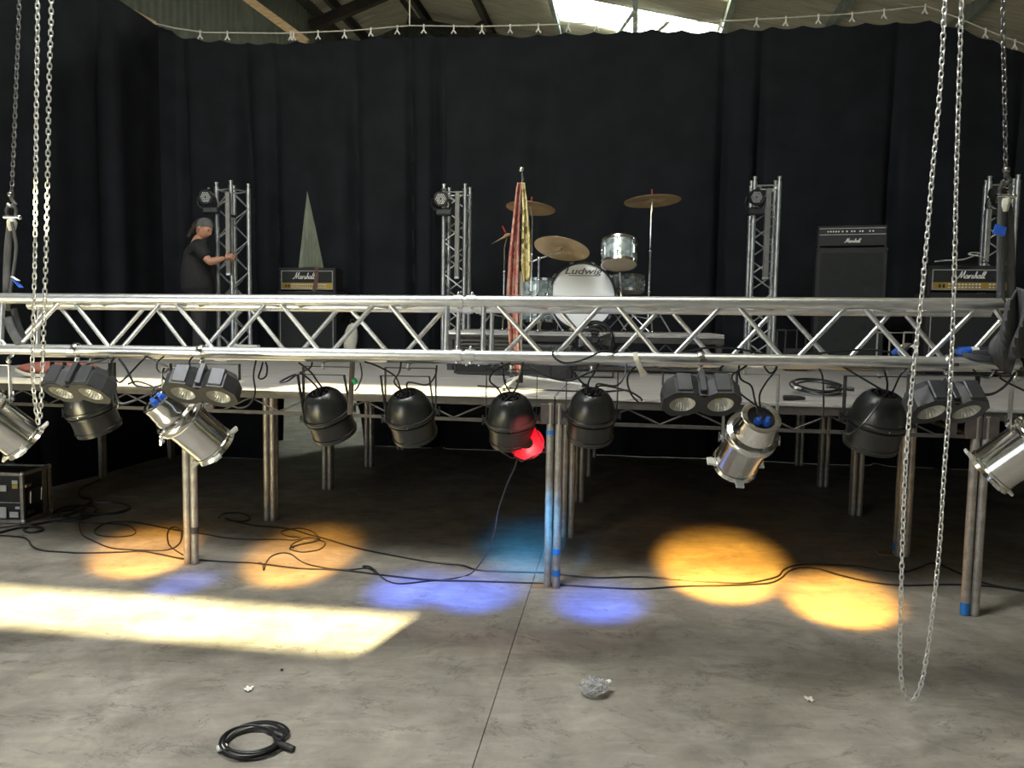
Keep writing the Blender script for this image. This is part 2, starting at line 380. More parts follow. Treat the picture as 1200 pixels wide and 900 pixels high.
def ribbed(p0, p1, ztop, zbot=0., period=.2, depth=.03, th=.02, rev=1):
    n = int((p1-p0).length/period)*4; d = (p1-p0).normalized(); nn = Vector((-d.y, d.x, 0))*rev; vs = []
    for i in range(n+1):
        q = p0 + (p1-p0)*(i/n); o = nn*(depth if (i % 4) in (1, 2) else 0)
        vs += [q+o+Vector((0, 0, zbot)), q+o+Vector((0, 0, ztop(i/n)))]
    mb = MB().add(vs, [(2*i, 2*i+2, 2*i+3, 2*i+1) for i in range(n)])
    mb.add([v - nn*th for v in vs], [(2*i, 2*i+1, 2*i+3, 2*i+2) for i in range(n)]); return mb
struct('wall_left', ribbed(SF(AL, BF), SF(AL, BB), lambda t: roofz(AL)), CLAD)
struct('wall_right', ribbed(SF(AR, BF), SF(AR, BB), lambda t: roofz(AR)), CLAD)
struct('wall_back', ribbed(SF(AL, BB), SF(AR, BB), lambda t: roofz(AL+(AR-AL)*t)+.06), CLAD)
# wall behind the camera: wide door opening, and two unseen high slots cut to place the sun strips
wf = struct('wall_front', MB(), CLAD)
tE = math.tan(SUN_EL)
def wall_box(a0, a1, z0, z1, name='wall_panel', m=None): part(name, MB().box((0, 0, 0), (a1-a0, .12, z1-z0), Matrix.Translation(SF((a0+a1)/2, BF-.06, (z0+z1)/2)) @ HALL), m or CLAD, wf)
z_f0, z_f1 = (BF*-1-1.55)*tE, (BF*-1-.50)*tE       # band that lights the floor strip
z_s0, z_s1 = S+(BF*-1+.03)*tE, S+(BF*-1+.50)*tE     # band that lights the front of the stage
lat = .22/math.cos(SUN_EL)*.91
wall_box(AL, AR, z_f1, z_s0); wall_box(AL, AR, z_s1, 9.3)
wall_box(AL, -6.2, 0, z_f1); wall_box(-3.3, AR, 0, z_f0); wall_box(-6.2, -3.3, 3.27, z_f0)
for i in range(8): wall_box(-6.2, -3.3, 2.9+i*.048, 2.9+i*.048+.034, 'sun_slat')  # slats added to thin the sun on the nearest floor
wall_box(-2.75, 3.0, z_f0, z_f1); wall_box(-2.4, AR, z_s0, z_s1); wall_box(AL, -5.6, z_s0, z_s1); wall_box(-4.55, -4.05, z_s0, z_s1, 'sling_shade_post')  # narrow post added to keep the sun off the left sling
for i in range(10):
    h = .0165-.0016*i; zc = z_f0 + .008 + i*.021; wall_box(-6.2, -2.75, zc-h/2, zc+h/2, 'sun_slat')  # added slats fade the near edge of the sun strip

# ------------------------------------------------------------------ black curtains
def curtain(label, pa, pb, top, bot, nu, folds, amp, nv=24, edge=None, group=None):
    """hangs from pa to pb; top(t), bot give heights; folds = list of (t, width, depth)"""
    d = (pb-pa); d.z = 0; L = d.length; d.normalize(); n = Vector((-d.y, d.x, 0))
    ph = [random.uniform(0, 6) for _ in range(4)]
    def fn(u, v):
        t0, t1 = edge(v) if edge else (0., 1.)
        t = t0 + (t1-t0)*u; s = t*L
        o = amp*(.5*math.sin(s*2.1+ph[0]+.6*v) + .3*math.sin(s*5.3+ph[1]-.9*v) + .2*math.sin(s*11+ph[2]))
        for ft, fw, fd in folds:
            x = (s - ft*L - .25*(1-v)*fd)/fw; o += 1.5*fd*math.exp(-x*x)*(.35+.65*(1-v*.5))
        p = pa + d*s; zt = top(t); z = bot + (zt-bot)*v
        return Vector((p.x, p.y, z)) + n*o*(.25 + .75*min(1, (1-v)*3))
    mb = MB().grid(fn, nu, nv)
    return mb
def topz(px_pts):                                 # curtain top as seen, turned into heights along a at b = 5
    Q = [(ab(atb(x, y, 5.0))[0], atb(x, y, 5.0).z) for x, y in px_pts]
    def f(a):
        if a <= Q[0][0]: return Q[0][1]
        for (a0, z0), (a1, z1) in zip(Q, Q[1:]):
            if a <= a1: return z0 + (z1-z0)*(a-a0)/(a1-a0)
        return Q[-1][1]
    return f
TZ = topz([(185, 26), (205, 38), (235, 44), (300, 47), (345, 46), (400, 43), (440, 40), (500, 38), (600, 39), (650, 36), (700, 35), (760, 31), (830, 33), (900, 29), (1000, 25), (1085, 20), (1110, 23), (1175, 47), (1200, 55), (1300, 110)])
def ripple(a): return TZ(a) - .035*abs(math.sin((a+.1)*PI/.345))
def back_curtain(label, a0, a1, folds, edge=None, amp=.05, nu=120, name='stage_curtain'):
    a1 = a1 + (.16 if edge is not gapL else 0)
    mb = curtain(label, SF(a0, 5.07), SF(a1, 5.07), lambda t: ripple(a0+(a1-a0)*t), .003, nu, folds, amp, edge=edge)
    o = solo(name, mb, CURT, label, 'curtain'); return o
ga0 = ab(atb(357, 224, 5.0)); gz = atb(357, 224, 5.0).z
def gapL(v):                                      # left drape pulled aside: leaves a tall triangular gap
    z = .003 + 5.1*v; x = 1.0 - (gz-z)/gz*.18
    return (0., x)
def gapR(v):
    z = .02 + 5.1*v; return ((gz-z)/gz*.42, 1.)
aL, aM = -6.05, ga0[0]
back_curtain('black curtain hung at the back left, from the corner to the triangular gap', aL, aM, [(.25, .06, .14), (.62, .09, .2), (.8, .07, .12)], gapL, .07, 70)
back_curtain('black curtain right of the triangular gap, behind the left guitar amplifier', aM, -2.1, [(.35, .08, .12), (.75, .05, .12), (.93, .05, .14)], gapR, .07, 70)
back_curtain('black curtain hung behind the drum kit', -2.1, 1.55, [(.02, .05, .12), (.35, .1, .05), (.93, .05, .12)], None, .035, 120)
back_curtain('black curtain hung behind the tall bass cabinet', 1.55, 4.0, [(.12, .05, .14), (.70, .06, .12)], None, .045, 90)
back_curtain('black curtain at the far right, its top edge sagging below the cord', 4.0, 6.3, [(.3, .08, .15)], None, .06, 60)
mb = curtain('', SF(-5.8, -1.5), SF(-5.8, 5.3), lambda t: 5.42 + .04*math.sin(t*9), .02, 100, [(.2, .1, .1), (.5, .08, .12), (.8, .1, .14)], .06)
solo('stage_curtain', mb, CURT, 'black curtain closing off the left side of the stage', 'curtain')
for lab_, qa, qb in (('short black drape hung under the left side of the stage', SF(-5.1, .6), SF(-4.95, 3.72)), ('short black drape added to darken under the back of the stage at the left', SF(-4.93, 3.80), SF(-3.72, 3.82))):
    solo('under_stage_drape', curtain('', qa, qb, lambda t: 1.02, .003, 50, [(.4, .06, .03)], .03), CURT, lab_, 'drape')  # back run is added to darken below the stage, side run is masking
# cord with white ties
cp = [atb(x, y, 4.97) for x, y in ((150, 20), (205, 33), (240, 38), (330, 39), (410, 36), (480, 30), (560, 31), (640, 29), (690, 27), (760, 27), (840, 25), (920, 21), (1000, 16), (1085, 7), (1120, 20), (1160, 37), (1200, 52), (1300, 100))]
cord = thing('curtain_cord', 'pale cord stretched along the curtain tops with white ties', 'cord', cp[5])
part('cord', MB().tube(cp, .0075, 6), TAPEW, cord)
part('hanger_wire', MB().tube([cp[5], cp[5]+Vector((0, 0, 3.0))], .009, 6), TAPEW, cord)
tm = MB().tube([(0, 0, .02), (0, 0, -.05), (.03, 0, -.09)], .010, 6).tube([(0, 0, -.04), (-.03, 0, -.09)], .009, 6)
tme = mesh('tie', tm, WHITE)
for x in [240, 271, 343, 346, 374, 404, 434, 464, 494, 528, 560, 592, 624, 658, 690, 831, 871, 904, 941, 979, 1015, 1061, 1100, 1131, 1165]:
    best = min(((p, q) for p, q in zip(cp, cp[1:])), key=lambda pq: abs((pq[0]+pq[1]).x/2/((pq[0]+pq[1]).y/2) - (x-600)/FPX))
    p, q = best
    lo, hi = -.5, 1.5
    for _ in range(30):
        m = (lo+hi)/2; c = p + (q-p)*m
        if c.x/c.y*FPX+600 < x: lo = m
        else: hi = m
    inst('tie', tme, cord, Matrix.Translation(p + (q-p)*lo))
# timber braces at the upper left, behind the curtain top
solo('timber_brace', MB().obox(atb(112, -6, 4.9), atb(181, 30, 6.3), .07, .11), WOOD, 'short timber brace at the top left corner beside the curtain', 'timber')
solo('timber_brace', MB().obox(atb(262, -22, 6.2), atb(360, 50, 6.2), .05, .11), WOOD, 'long pale timber brace slanting down behind the cord, left of the roof trusses', 'timber')

# ------------------------------------------------------------------ stage decks
LW, DW, IN = 2.44, 1.22, .027
def deck_proto():
    t = thing('stage_deck', '', 'stage deck')
    t['label'] = ''
    x, y = LW-.006, DW-.006
    part('deck_board', MB().box((LW/2, DW/2, S-.008), (x, y, .016), bev=.002), DECKM, t, world=False)
    f = MB(); zt = S-.017-.0275
    for yy in (.006+.015, DW-.021): f.box((LW/2, yy, zt), (x, .028, .052))
    for xx in (.021, LW-.021): f.box((xx, DW/2, zt), (.028, y-.06, .052))
    for k in (1, 2, 3): f.box((LW*k/4, DW/2, zt), (.03, y-.06, .04))
    part('deck_frame', f, STEEL, t, world=False)
    e = MB()
    e.box((LW/2, .003, S-.017), (x, .006, .008)); part('edge_trim', e, ALU, t, 'bright aluminium edge strip', world=False)
    zr = S-.166
    for yy, nm in ((.02, 0), (DW-.02, 1)):
        part('lower_rail', MB().box((LW/2, yy, zr), (x-.1, .022, .02)), STEEL, t, world=False)
        z0, z1 = zr+.008, zt-.026; n = 10; w_ = (LW-.5)/n; zz = MB()
        for i in range(n):
            a, b = .25+i*w_, .25+(i+1)*w_
            zz.cyl((a, yy, z0 if i % 2 == 0 else z1), (b, yy, z1 if i % 2 == 0 else z0), .006, 6)
        part('zigzag_brace', zz, STEEL, t, world=False)
    for xx in (.02, LW-.02): part('lower_rail', MB().box((xx, DW/2, zr), (.022, DW-.12, .02)), STEEL, t, world=False)
    cm = mesh('corner_plate', MB().box((0, 0, 0), (.085, .03, .125), bev=.003), CORNER)
    vm = mesh('rail_post', MB().box((0, 0, 0), (.05, .022, .1)), STEEL)
    lm = MB().tube([(0, 0, 0), (0, 0, S-.05)], .0242, 16); lme = mesh('leg', lm, LEG)
    for i, xx in enumerate((IN, LW-IN)):
        for j, yy in enumerate((IN, DW-IN)):
            inst('leg', lme, t, Matrix.Translation((xx, yy, .004)))
            inst('corner_plate', cm, t, Matrix.Translation((xx + (.018 if i == 0 else -.018), yy + (-.008 if j == 0 else .008), S-.115)))
        inst('rail_post', vm, t, Matrix.Translation((.16 if i == 0 else LW-.16, .02, S-.115)))
    return t
def copy_thing(o, M, label, group=None):
    kids = {}
    for c in o.children: kids.setdefault(o, []).append(c)
    r = o.copy(); COL.objects.link(r); r.matrix_world = M; W[r] = M.copy(); r['label'] = label
    if group: r['group'] = group
    def rec(src, dst):
        for c in list(src.children):
            k = c.copy()
            if c.type == 'LIGHT': k.data = c.data.copy()
            COL.objects.link(k); k.parent = dst; W[k] = W[dst] @ c.matrix_basis
            rec(c, k)
    rec(o, r); return r
cols = ['far left', 'left of centre', 'right of centre', 'far right']; rows = ['front', 'second', 'third', 'rear']
proto = None; decks = {}
dp = deck_proto()
for j in range(4):
    for i in range(4):
        M = Matrix.Translation(SF((i-2)*LW, j*DW)) @ HALL
        lab = f'grey topped stage deck on metal legs, {cols[i]} in the {rows[j]} row'
        if i == 0 and j == 0: dp.matrix_world = M; W[dp] = M; dp['label'] = lab; dp['group'] = 'stage decks'; decks[0, 0] = dp
        else: decks[i, j] = copy_thing(dp, M, lab, 'stage decks')
for c in dp.children: W[c] = W[dp] @ c.matrix_basis
# blue tape bands and pads under legs
def tape(deck, a, b, z, h=.03, m=BLUE_TAPE, nm='tape_band', lab='blue tape band'):
    p = SF(a, b); part(nm, MB().tube([p+Vector((0, 0, z-h/2)), p+Vector((0, 0, z+h/2))], .0258, 16), m, deck, lab)
tape(decks[1, 0], -IN, IN, .985, .025); tape(decks[2, 0], IN, IN, .235, .035); tape(decks[2, 0], IN, IN, .10, .04)
tape(decks[2, 0], LW-IN, IN, .04, .07); tape(decks[2, 1], LW-IN, DW+IN, .06, .06)
tape(decks[1, 0], -LW+IN, IN, .235, .045, STEEL, 'tape_band', 'dark tape band')
for j, (pa, pbb) in enumerate(((-.06, .05), (LW-.09, DW+.03))):
    p = SF(pa, pbb); solo('wooden_pad', MB().box((0, 0, .001), (.13, .10, .006), Matrix.Translation(p) @ HALL), PALLET, ['thin wooden pad beside the centre front stage legs', 'thin wooden pad beside the right second row stage legs'][j], 'pad')

# ------------------------------------------------------------------ lighting truss
TY = lambda X: 3.405 - .12*(X-.36)
roll = .103
t_dir = nrm((1, -.12, .0058)); perp = nrm((.12, 1, 0)); perp = (perp - t_dir*perp.dot(t_dir)).normalized()
rearv = perp*math.cos(roll) - Vector((0, 0, 1))*math.sin(roll); downv = -perp*math.sin(roll) - Vector((0, 0, 1))*math.cos(roll)
def truss_top(px):                                # front top chord point seen at pixel x
    k = (px-600)/FPX/1.0016; X = 3.448*k/(1+.12*k)
    return Vector((X, TY(X), 1.7415 + .0058*(X+2)))
CC = .239
def tp(px, rear=0, bot=0, du=0): return truss_top(px) + rearv*CC*rear + downv*CC*bot + t_dir*du
x0, xj, x1 = 1, 544, 1190
truss = thing('lighting_truss', 'silver box truss hanging level across the front of the stage', 'truss', truss_top(600))
for (xa, xb) in ((x0, xj-2), (xj+2, x1)):
    for r_ in (0, 1):
        for b_ in (0, 1):
            p, q = tp(xa, r_, b_, -.04 if (xa == x0 and b_ == 0) else 0), tp(xb, r_, b_)
            part('chord', MB().tube([p, p*.5+q*.5, q], .0250, 20), ALU, truss)
def brace(p, q, r=.0108): part('brace', MB().tube([p, q], r, 10), ALU, truss)
rt = lambda v, k=0: v
def zig(nodes, rear, shift=0):
    # nodes: (px, bottom?) in order; the tubes stop .035 either side of each node
    for (xa, ba), (xb, bb) in zip(nodes, nodes[1:]):
        g = .021 if xa != xb else 0
        brace(tp(xa, rear, ba, g), tp(xb, rear, bb, -g))
zig([(-44, 0), (17, 1), (79, 0), (138, 1), (197, 0), (260, 1), (320, 0), (383, 1), (447, 0), (511, 1)], 0)
brace(tp(523, 0, 0), tp(523, 0, 1)); brace(tp(566, 0, 0), tp(566, 0, 1))
zig([(572, 0), (644, 1), (712, 0), (780, 1), (853, 0), (924, 1), (999, 0), (1073, 1), (1152, 0), (1215, 1)], 0)
def rx(px, d=.239): # pixel of the front chord point lying straight in front of the rear point seen at px
    X = (px-600)/FPX*(TY(0)+.237)/1.0016/(1+.12*(px-600)/FPX) - .03; k = X/(3.448-.12*X); return 600+FPX*1.0016*k
for row in ([(rx(10), 1), (rx(64), 0), (rx(120), 1), (rx(176), 0), (rx(231), 1), (rx(287), 0), (rx(345), 1), (rx(403), 0), (rx(466), 1), (rx(527), 0)],
            [(rx(580), 1), (rx(647), 0), (rx(712), 1), (rx(778), 0), (rx(845), 1), (rx(912), 0), (rx(982), 1), (rx(1050), 0), (rx(1117), 1), (rx(1186), 0)]): zig(row, 1)
brace(tp(rx(537), 1, 0), tp(rx(537), 1, 1)); brace(tp(rx(576), 1, 0), tp(rx(576), 1, 1))
for b_ in (0, 1):                                 # top and bottom lattice
    nds = [20, 79, 138, 197, 260, 320, 383, 447, 515]
    for i, (a, b) in enumerate(zip(nds, nds[1:])): brace(tp(a, i % 2, b_, .02), tp(b, 1-i % 2, b_, -.02))
    nds = [574, 644, 712, 780, 853, 924, 999, 1073, 1152]
    for i, (a, b) in enumerate(zip(nds, nds[1:])): brace(tp(a, i % 2, b_, .02), tp(b, 1-i % 2, b_, -.02))
    for x in (528, 560): brace(tp(x, 0, b_), tp(x, 1, b_))
brace(tp(4, 0, 0), tp(4, 0, 1)); brace(tp(4, 1, 0), tp(4, 1, 1)); brace(tp(4, 0, 1), tp(4, 1, 1))
for r_ in (0, 1):
    for b_ in (0, 1):                             # couplers at the joint
        c = tp(xj, r_, b_)
        mb = MB().tube([c-t_dir*.050, c-t_dir*.008], .0282, 18).tube([c+t_dir*.008, c+t_dir*.050], .0282, 18).tube([c-t_dir*.008, c+t_dir*.008], .0225, 16)
        part('coupler', mb, ALU, truss)
        for s_ in (-1, 1):
            o = c + t_dir*.03*s_; up = -downv
            part('coupler_pin', MB().tube([o+up*.036-rearv*.0, o-up*.034], .006, 8).ball(o+up*.034, .009, 8), CHR, truss)

# ------------------------------------------------------------------ chains
def link_mesh(pitch, wid, r):
    pts = []; hl = pitch/2 + r*.0; rad = wid/2 - r; st = hl + r - rad
    for k in range(5): g = PI*k/4; pts.append((rad*math.cos(g), 0, st + rad*math.sin(g)))
    for k in range(5): g = PI + PI*k/4; pts.append((rad*math.cos(g), 0, -st + rad*math.sin(g)))
    return MB().tube(pts, r, 6, closed=True)
LK = mesh('link', link_mesh(.0225, .0205, .0030), CHAIN); LKD = mesh('link', link_mesh(.0225, .0215, .0033), CHAIN_D)
def chain(label, path, me, mat, limit=300, name='hoist_chain'):
    pts = smooth(path, 8); root = thing(name, label, 'chain', pts[0])
    D = [0]
    for p, q in zip(pts, pts[1:]): D.append(D[-1]+(q-p).length)
    n = int(D[-1]/.0225); k = 0; prevx = Vector((1, .4, 0)); far = MB(); base = link_mesh(.0225, .0205, .0030)
    for i in range(n):
        s_ = (i+.5)*.0225
        while D[k+1] < s_: k += 1
        t = (s_-D[k])/(D[k+1]-D[k]); p = pts[k].lerp(pts[k+1], t); z = (pts[k+1]-pts[k]).normalized()
        x = (prevx - z*prevx.dot(z)).normalized(); prevx = x; y = z.cross(x)
        g = math.radians(18 + (90 if i % 2 else 0) + random.uniform(-9, 9)); xx = x*math.cos(g)+y*math.sin(g); yy = z.cross(xx)
        M = Matrix(((xx.x, yy.x, z.x, p.x), (xx.y, yy.y, z.y, p.y), (xx.z, yy.z, z.z, p.z), (0, 0, 0, 1)))
        sx = (p.x/p.y); sz = (p.z-CAMZ)/p.y
        if sz > .345: far.add([M @ v for v in base.v], base.f, True)
        else: inst('link', me, root, M)
    if far.v: part('upper_links', far, mat, root, kind='stuff')
    return root
UPZ = 7.6
def up_to(p): return [Vector((p.x, p.y, z)) for z in [UPZ - .35*i for i in range(int((UPZ-p.z-.1)/.35)+1)]]
P = lambda l, Y: [at(x, y, Y) for x, y in l]
chain('bright hand chain hanging in a narrow loop in front of the truss at the left', up_to(at(44, 0, 3.42)) + P([(44, 0), (43, 100), (42, 200), (41, 300), (39, 380), (38, 430), (41, 470), (45.5, 496), (48.5, 470), (50, 430), (52, 360), (54, 300), (56, 200), (57.5, 100), (60, 0)], 3.42) + up_to(at(60, 0, 3.42))[::-1], LK, CHAIN)
chain('bright hand chain hanging in a long loop almost to the floor at the right', up_to(at(1107.5, 0, 2.98)) + P([(1107.5, 0), (1102, 100), (1093, 200), (1081, 340), (1071, 430), (1063, 520), (1059, 600), (1056, 700), (1055, 770), (1058, 805), (1068, 821), (1079, 803), (1087, 762), (1095, 700), (1101, 640), (1106, 560), (1112, 480), (1116, 400), (1119, 300), (1121, 200), (1124, 100), (1127, 0)], 2.98) + up_to(at(1127, 0, 2.98))[::-1], LK, CHAIN)
chain('dark load chain carrying the left end of the truss', up_to(at(23, 0, 3.80)) + P([(22.5, 0), (19, 100), (15, 200), (13, 238)], 3.80), LKD, CHAIN_D, name='load_chain')
chain('dark load chain carrying the right end of the truss', up_to(at(1175, 0, 3.32)) + P([(1175.5, 0), (1177, 100), (1178.5, 190), (1178, 212)], 3.32), LKD, CHAIN_D, name='load_chain')
def shackle(c, label):
    t = thing('shackle', label, 'shackle', c)
    part('bow', MB().tube([c+Vector((-.018, 0, -.03)), c+Vector((-.024, 0, 0)), c+Vector((-.012, 0, .028)), c+Vector((.012, 0, .028)), c+Vector((.024, 0, 0)), c+Vector((.018, 0, -.03))], .008, 8), CHAIN_D, t)
    part('pin', MB().cyl(c+Vector((-.035, 0, -.03)), c+Vector((.035, 0, -.03)), .009, 10).ball(c+Vector((.037, 0, -.03)), .012, 8), CHR, t)
    part('chain_hook', MB().tube([c+Vector((0, 0, .075)), c+Vector((.006, 0, .05)), c+Vector((.02, .0, .035)), c+Vector((.0, 0, .02)), c+Vector((-.015, 0, .03))], .010, 8).ball(c+Vector((0, 0, .075)), .016, 8), CHAIN_D, t)
    part('tape_wrap', MB().tube([c+Vector((0, 0, -.04)), c+Vector((.002, 0, -.055)), c+Vector((0, 0, -.075)), c+Vector((.001, 0, -.095))], [.018, .023, .020, .014], 8), TAPEW, t, 'pale tape wrap')
shackle(at(13.2, 247, 3.80), 'steel shackle wrapped in pale tape at the foot of the left load chain')
shackle(at(1178, 221, 3.32), 'steel shackle wrapped in pale tape at the foot of the right load chain')
def strap(name, label, strands, mat=SLING, cat='sling', extra=None):
    xs = [p for s_ in strands for p in s_[0]]; t = thing(name, label, cat, strands[0][0][0])
    for pts, rw, rt_ in strands: part('strand', MB().tube(smooth(pts, 5), [(rw, rt_)]*((len(pts)-1)*5+1), 10, flat=(1, .1, 0)), mat, t)
    return t
Yl = 3.80
sl = strap('round_sling', 'black round sling holding up the left end of the truss', [
    (P([(13, 258), (10, 280), (8, 310), (7.5, 345)], 3.80) + [at(8, 362, 3.9)], .017, .009),
    (P([(14, 260), (17, 275), (19, 290), (17, 310), (14, 330), (12, 345)], 3.78) + [at(12, 356, 3.74)], .008, .006),
    ([at(9, 372, 3.73), at(13, 385, 3.72), at(20, 398, 3.70), at(28, 410, 3.69)], .020, .010),
    ([at(16, 362, 3.76), at(21, 380, 3.75), at(27, 395, 3.75), at(33, 412, 3.76)], .016, .008)])
part('label_tag', MB().obox(at(15, 326, 3.76), at(25, 337, 3.74), .022, .002), BLUE_PLUG, sl, 'blue and white label tag')
part('label_tag', MB().obox(at(14, 324, 3.76), at(22, 329, 3.745), .016, .002), WHITE, sl)
sr = strap('round_sling', 'black round sling holding up the right end of the truss', [
    (P([(1175, 232), (1173.5, 270), (1173, 310), (1173, 352)], 3.32), .020, .010),
    (P([(1179, 232), (1183, 260), (1184, 300), (1185, 352)], 3.34), .020, .010)])
part('label_tag', MB().obox(at(1165, 268, 3.29), at(1178, 272, 3.29), .006, .038), BLUE_PLUG, sr, 'blue label tag')
def drape(u, v):
    xx = 1170 + 42*u + (8*math.sin(v*5) if u < .2 else 0) + 6*math.sin(v*7+u*9)*(.3+v)
    y = 344 + 6*math.sin(u*6) + v*82 + 5*math.sin(u*9)
    return at(xx, y, 3.13 + .05*math.sin(u*14+v*3) - .05*math.sin(v*PI) + .04*v*math.sin(u*9))
dr = solo('black_cloth', MB().grid(drape, 30, 24), SLING, 'black cloth bundled over the right end of the truss', 'cloth')
dr.modifiers.new('th', 'SOLIDIFY').thickness = .008

# ------------------------------------------------------------------ par cans
def orient(c, zc, xh=(1, 0, 0)):
    zc = nrm(zc); x = Vector(xh); x = (x - zc*x.dot(zc)).normalized(); y = zc.cross(x)
    return Matrix(((x.x, y.x, zc.x, c.x), (x.y, y.y, zc.y, c.y), (x.z, y.z, zc.z, c.z), (0, 0, 0, 1)))
def bracket(root, c, xd, half, top, w_, mat, h=.0035, nm='yoke', lean=(0, 0, 0), rng=.0):
    """U shaped strap: from the pivots at c +- xd*half up to a crossbar at height top"""
    xd = nrm(xd); up = Vector((0, 0, 1)); a = c - xd*half; b = c + xd*half; l = Vector(lean)
    ta = a + up*(top-a.z) + l; tb = b + up*(top-b.z) + l; mb = MB()
    fl = nrm(xd.cross(up))
    for p, q in ((a - up*.02, ta), (ta, tb), (tb, b - up*.02)):
        d = nrm(q-p); sid = fl; n_ = d.cross(sid)
        vs = [e + sid*i*w_/2 + n_*j*h/2 for e in (p - d*h/2, q + d*h/2) for i, j in ((-1, -1), (1, -1), (1, 1), (-1, 1))]
        mb.add(vs, [(0, 1, 2, 3), (7, 6, 5, 4), (0, 4, 5, 1), (1, 5, 6, 2), (2, 6, 7, 3), (3, 7, 4, 0)])
    part(nm, mb, mat, root); return (ta+tb)/2
def clamp(root, chord, foot, mat=ALU, nm='hook_clamp'):
    mb = MB(); ring = []
    for k in range(11):
        g = -.6 + 4.4*k/10; ring.append(chord + (Vector((0, 0, 1))*math.cos(g-.9) + Vector((.12, 1, 0)).normalized()*math.sin(g-.9))*.030)
    mb.tube(ring, [(.004, .014)]*11, 8, flat=Vector((0, 0, 1)))
    mb.tube([chord - Vector((0, 0, .028)), foot - Vector((0, 0, .006))], .007, 8); mb.ball(foot, .013, 8)
    part(nm, mb, mat, root)
    part('wing_bolt', MB().tube([chord+Vector((-.0, -.028, -.004)), chord+Vector((0, -.05, -.004))], .006, 8).obox(chord+Vector((-.016, -.052, -.004)), chord+Vector((.016, -.052, -.004)), .006, .012), CHR, root)
def par(label, c, d, style, chordpx=None, rear=1, half=.122, leads=(), double=False, spot=None, xh=(1, 0, 0), scale=1.05, yoke_lean=(0, 0, 0)):
    c = Vector(c); d = nrm(d); M = orient(c, -d, xh); root = thing('par_can', label, 'stage light', c, 'par cans under the truss')
    T = M @ Matrix.Scale(scale, 4)
    body = {'black': BLACKM, 'chrome': CHROME}[style]; sm_ = CHR if style == 'chrome' else BLACKM
    if style == 'black':
        Lf = .115
        back = [(.052, .112), (.060, .108), (.078, .090), (.092, .066), (.100, .040), (.104, .012), (.1045, .004)]
        part('rear_dome', MB().lathe([(.048, .100), (.050, .112)] + back[1:], 32, T), body, root)
        part('flange', MB().lathe([(.104, .010), (.112, .008), (.1135, .002), (.1135, -.006), (.110, -.010), (.104, -.012), (.103, -.016), (.108, -.019), (.108, -.026), (.102, -.029)], 32, T), body, root)
        part('barrel', MB().lathe([(.102, -.028), (.101, -.06), (.101, -.092), (.105, -.094), (.105, -.100), (.101, -.103), (.101, -Lf), (.096, -Lf), (.096, -.03)], 32, T), body, root)
        vent = MB().lathe([(.050, .099), (.02, .094), (.0, .094)], 16, T)
        for k in range(9): g = 2*PI*k/9; vent.box((.034*math.cos(g), .034*math.sin(g), .104), (.008, .014, .022), T @ Matrix.Identity(4))
        vent.box((0, 0, .108), (.02, .012, .034), T)
        part('rear_terminal', vent, RUBBER, root)
        part('rivet', MB().ball(M @ (Vector((0, -.114, -.002))*scale), .004, 6), CHR, root)
        ring0 = .112
    else:
        Lf = .195
        part('rear_housing', MB().lathe([(.072, .150), (.080, .150), (.082, .146), (.0825, .118), (.085, .112), (.086, .085), (.090, .080), (.092, .058), (.104, .052)], 32, T), body, root)
        part('flange', MB().lathe([(.100, .054), (.111, .048), (.112, .040), (.106, .034), (.112, .028), (.113, .012), (.108, .004), (.098, 0)], 32, T), body, root)
        part('barrel', MB().lathe([(.096, .002), (.095, -.05), (.095, -.165), (.099, -.168), (.099, -.176), (.095, -.180), (.097, -.184), (.103, -Lf), (.098, -Lf), (.09, -.18), (.09, 0)], 32, T), body, root)
        cap = MB().lathe([(.074, .146), (.072, .140), (.03, .136), (0, .136)], 24, T); part('rear_terminal', cap, RUBBER, root)
        ringm = MB().lathe([(.058, .1475), (.082, .1485), (.083, .151), (.080, .1525), (.058, .1515), (.056, .146)], 32, T); part('rear_ring', ringm, CHROME, root)
        for k, (px, py) in enumerate(((-.018, -.020), (.020, -.022))):
            part('lead_connector', MB().tube([T @ Vector((px, py, .137)), T @ Vector((px, py, .158))], .0165, 12).tube([T @ Vector((px, py, .158)), T @ Vector((px*.8, py+.006, .176))], [.0125, .008], 12), BLUE_PLUG, root, 'blue lead connector')
        for g in (-PI/2, PI*.0, PI):
            cx, cy = math.cos(g), math.sin(g)
            MM = T @ Matrix.Translation((cx*.112, cy*.112, -.186)) @ Matrix.Rotation(g, 4, 'Z')
            part('gel_clip', MB().box((0, 0, 0), (.034, .036, .012), MM, bev=.002), WHITE if g != -PI/2 else LABELW, root)
        ring0 = .114
    xh_ = Vector(M.col[0][:3])
    if chordpx is not None:
        ch = tp(rx(chordpx) if rear else chordpx, rear, 1); top = ch.z - .048
        ymat = ALU if style == 'chrome' else BLACKSAT
        hd = nrm((1, -.12, 0)) if abs(xh_.z) < .5 else xh_
        foot = bracket(root, c, xh_, half, top, .028, ymat, lean=yoke_lean)
        if double: bracket(root, c, xh_, half-.006, top-.035, .026, ymat, lean=(-.02, -.05, 0), nm='floor_bracket')
        clamp(root, ch, Vector((ch.x, ch.y, top)), ALU if style == 'chrome' or chordpx > 600 else ALU_TOWER)
    for s_ in (-1, 1):
        p = c + xh_*s_*(half+.002)
        part('tilt_knob', MB().tube([c + xh_*s_*ring0*.9, p], .007, 8).tube([p, p + xh_*s_*.012], .014, 8).obox(p + xh_*s_*.014 - Vector((0, 0, .022)), p + xh_*s_*.014 + Vector((0, 0, .022)), .008, .008), BLACKM if style == 'black' else CHR, root)
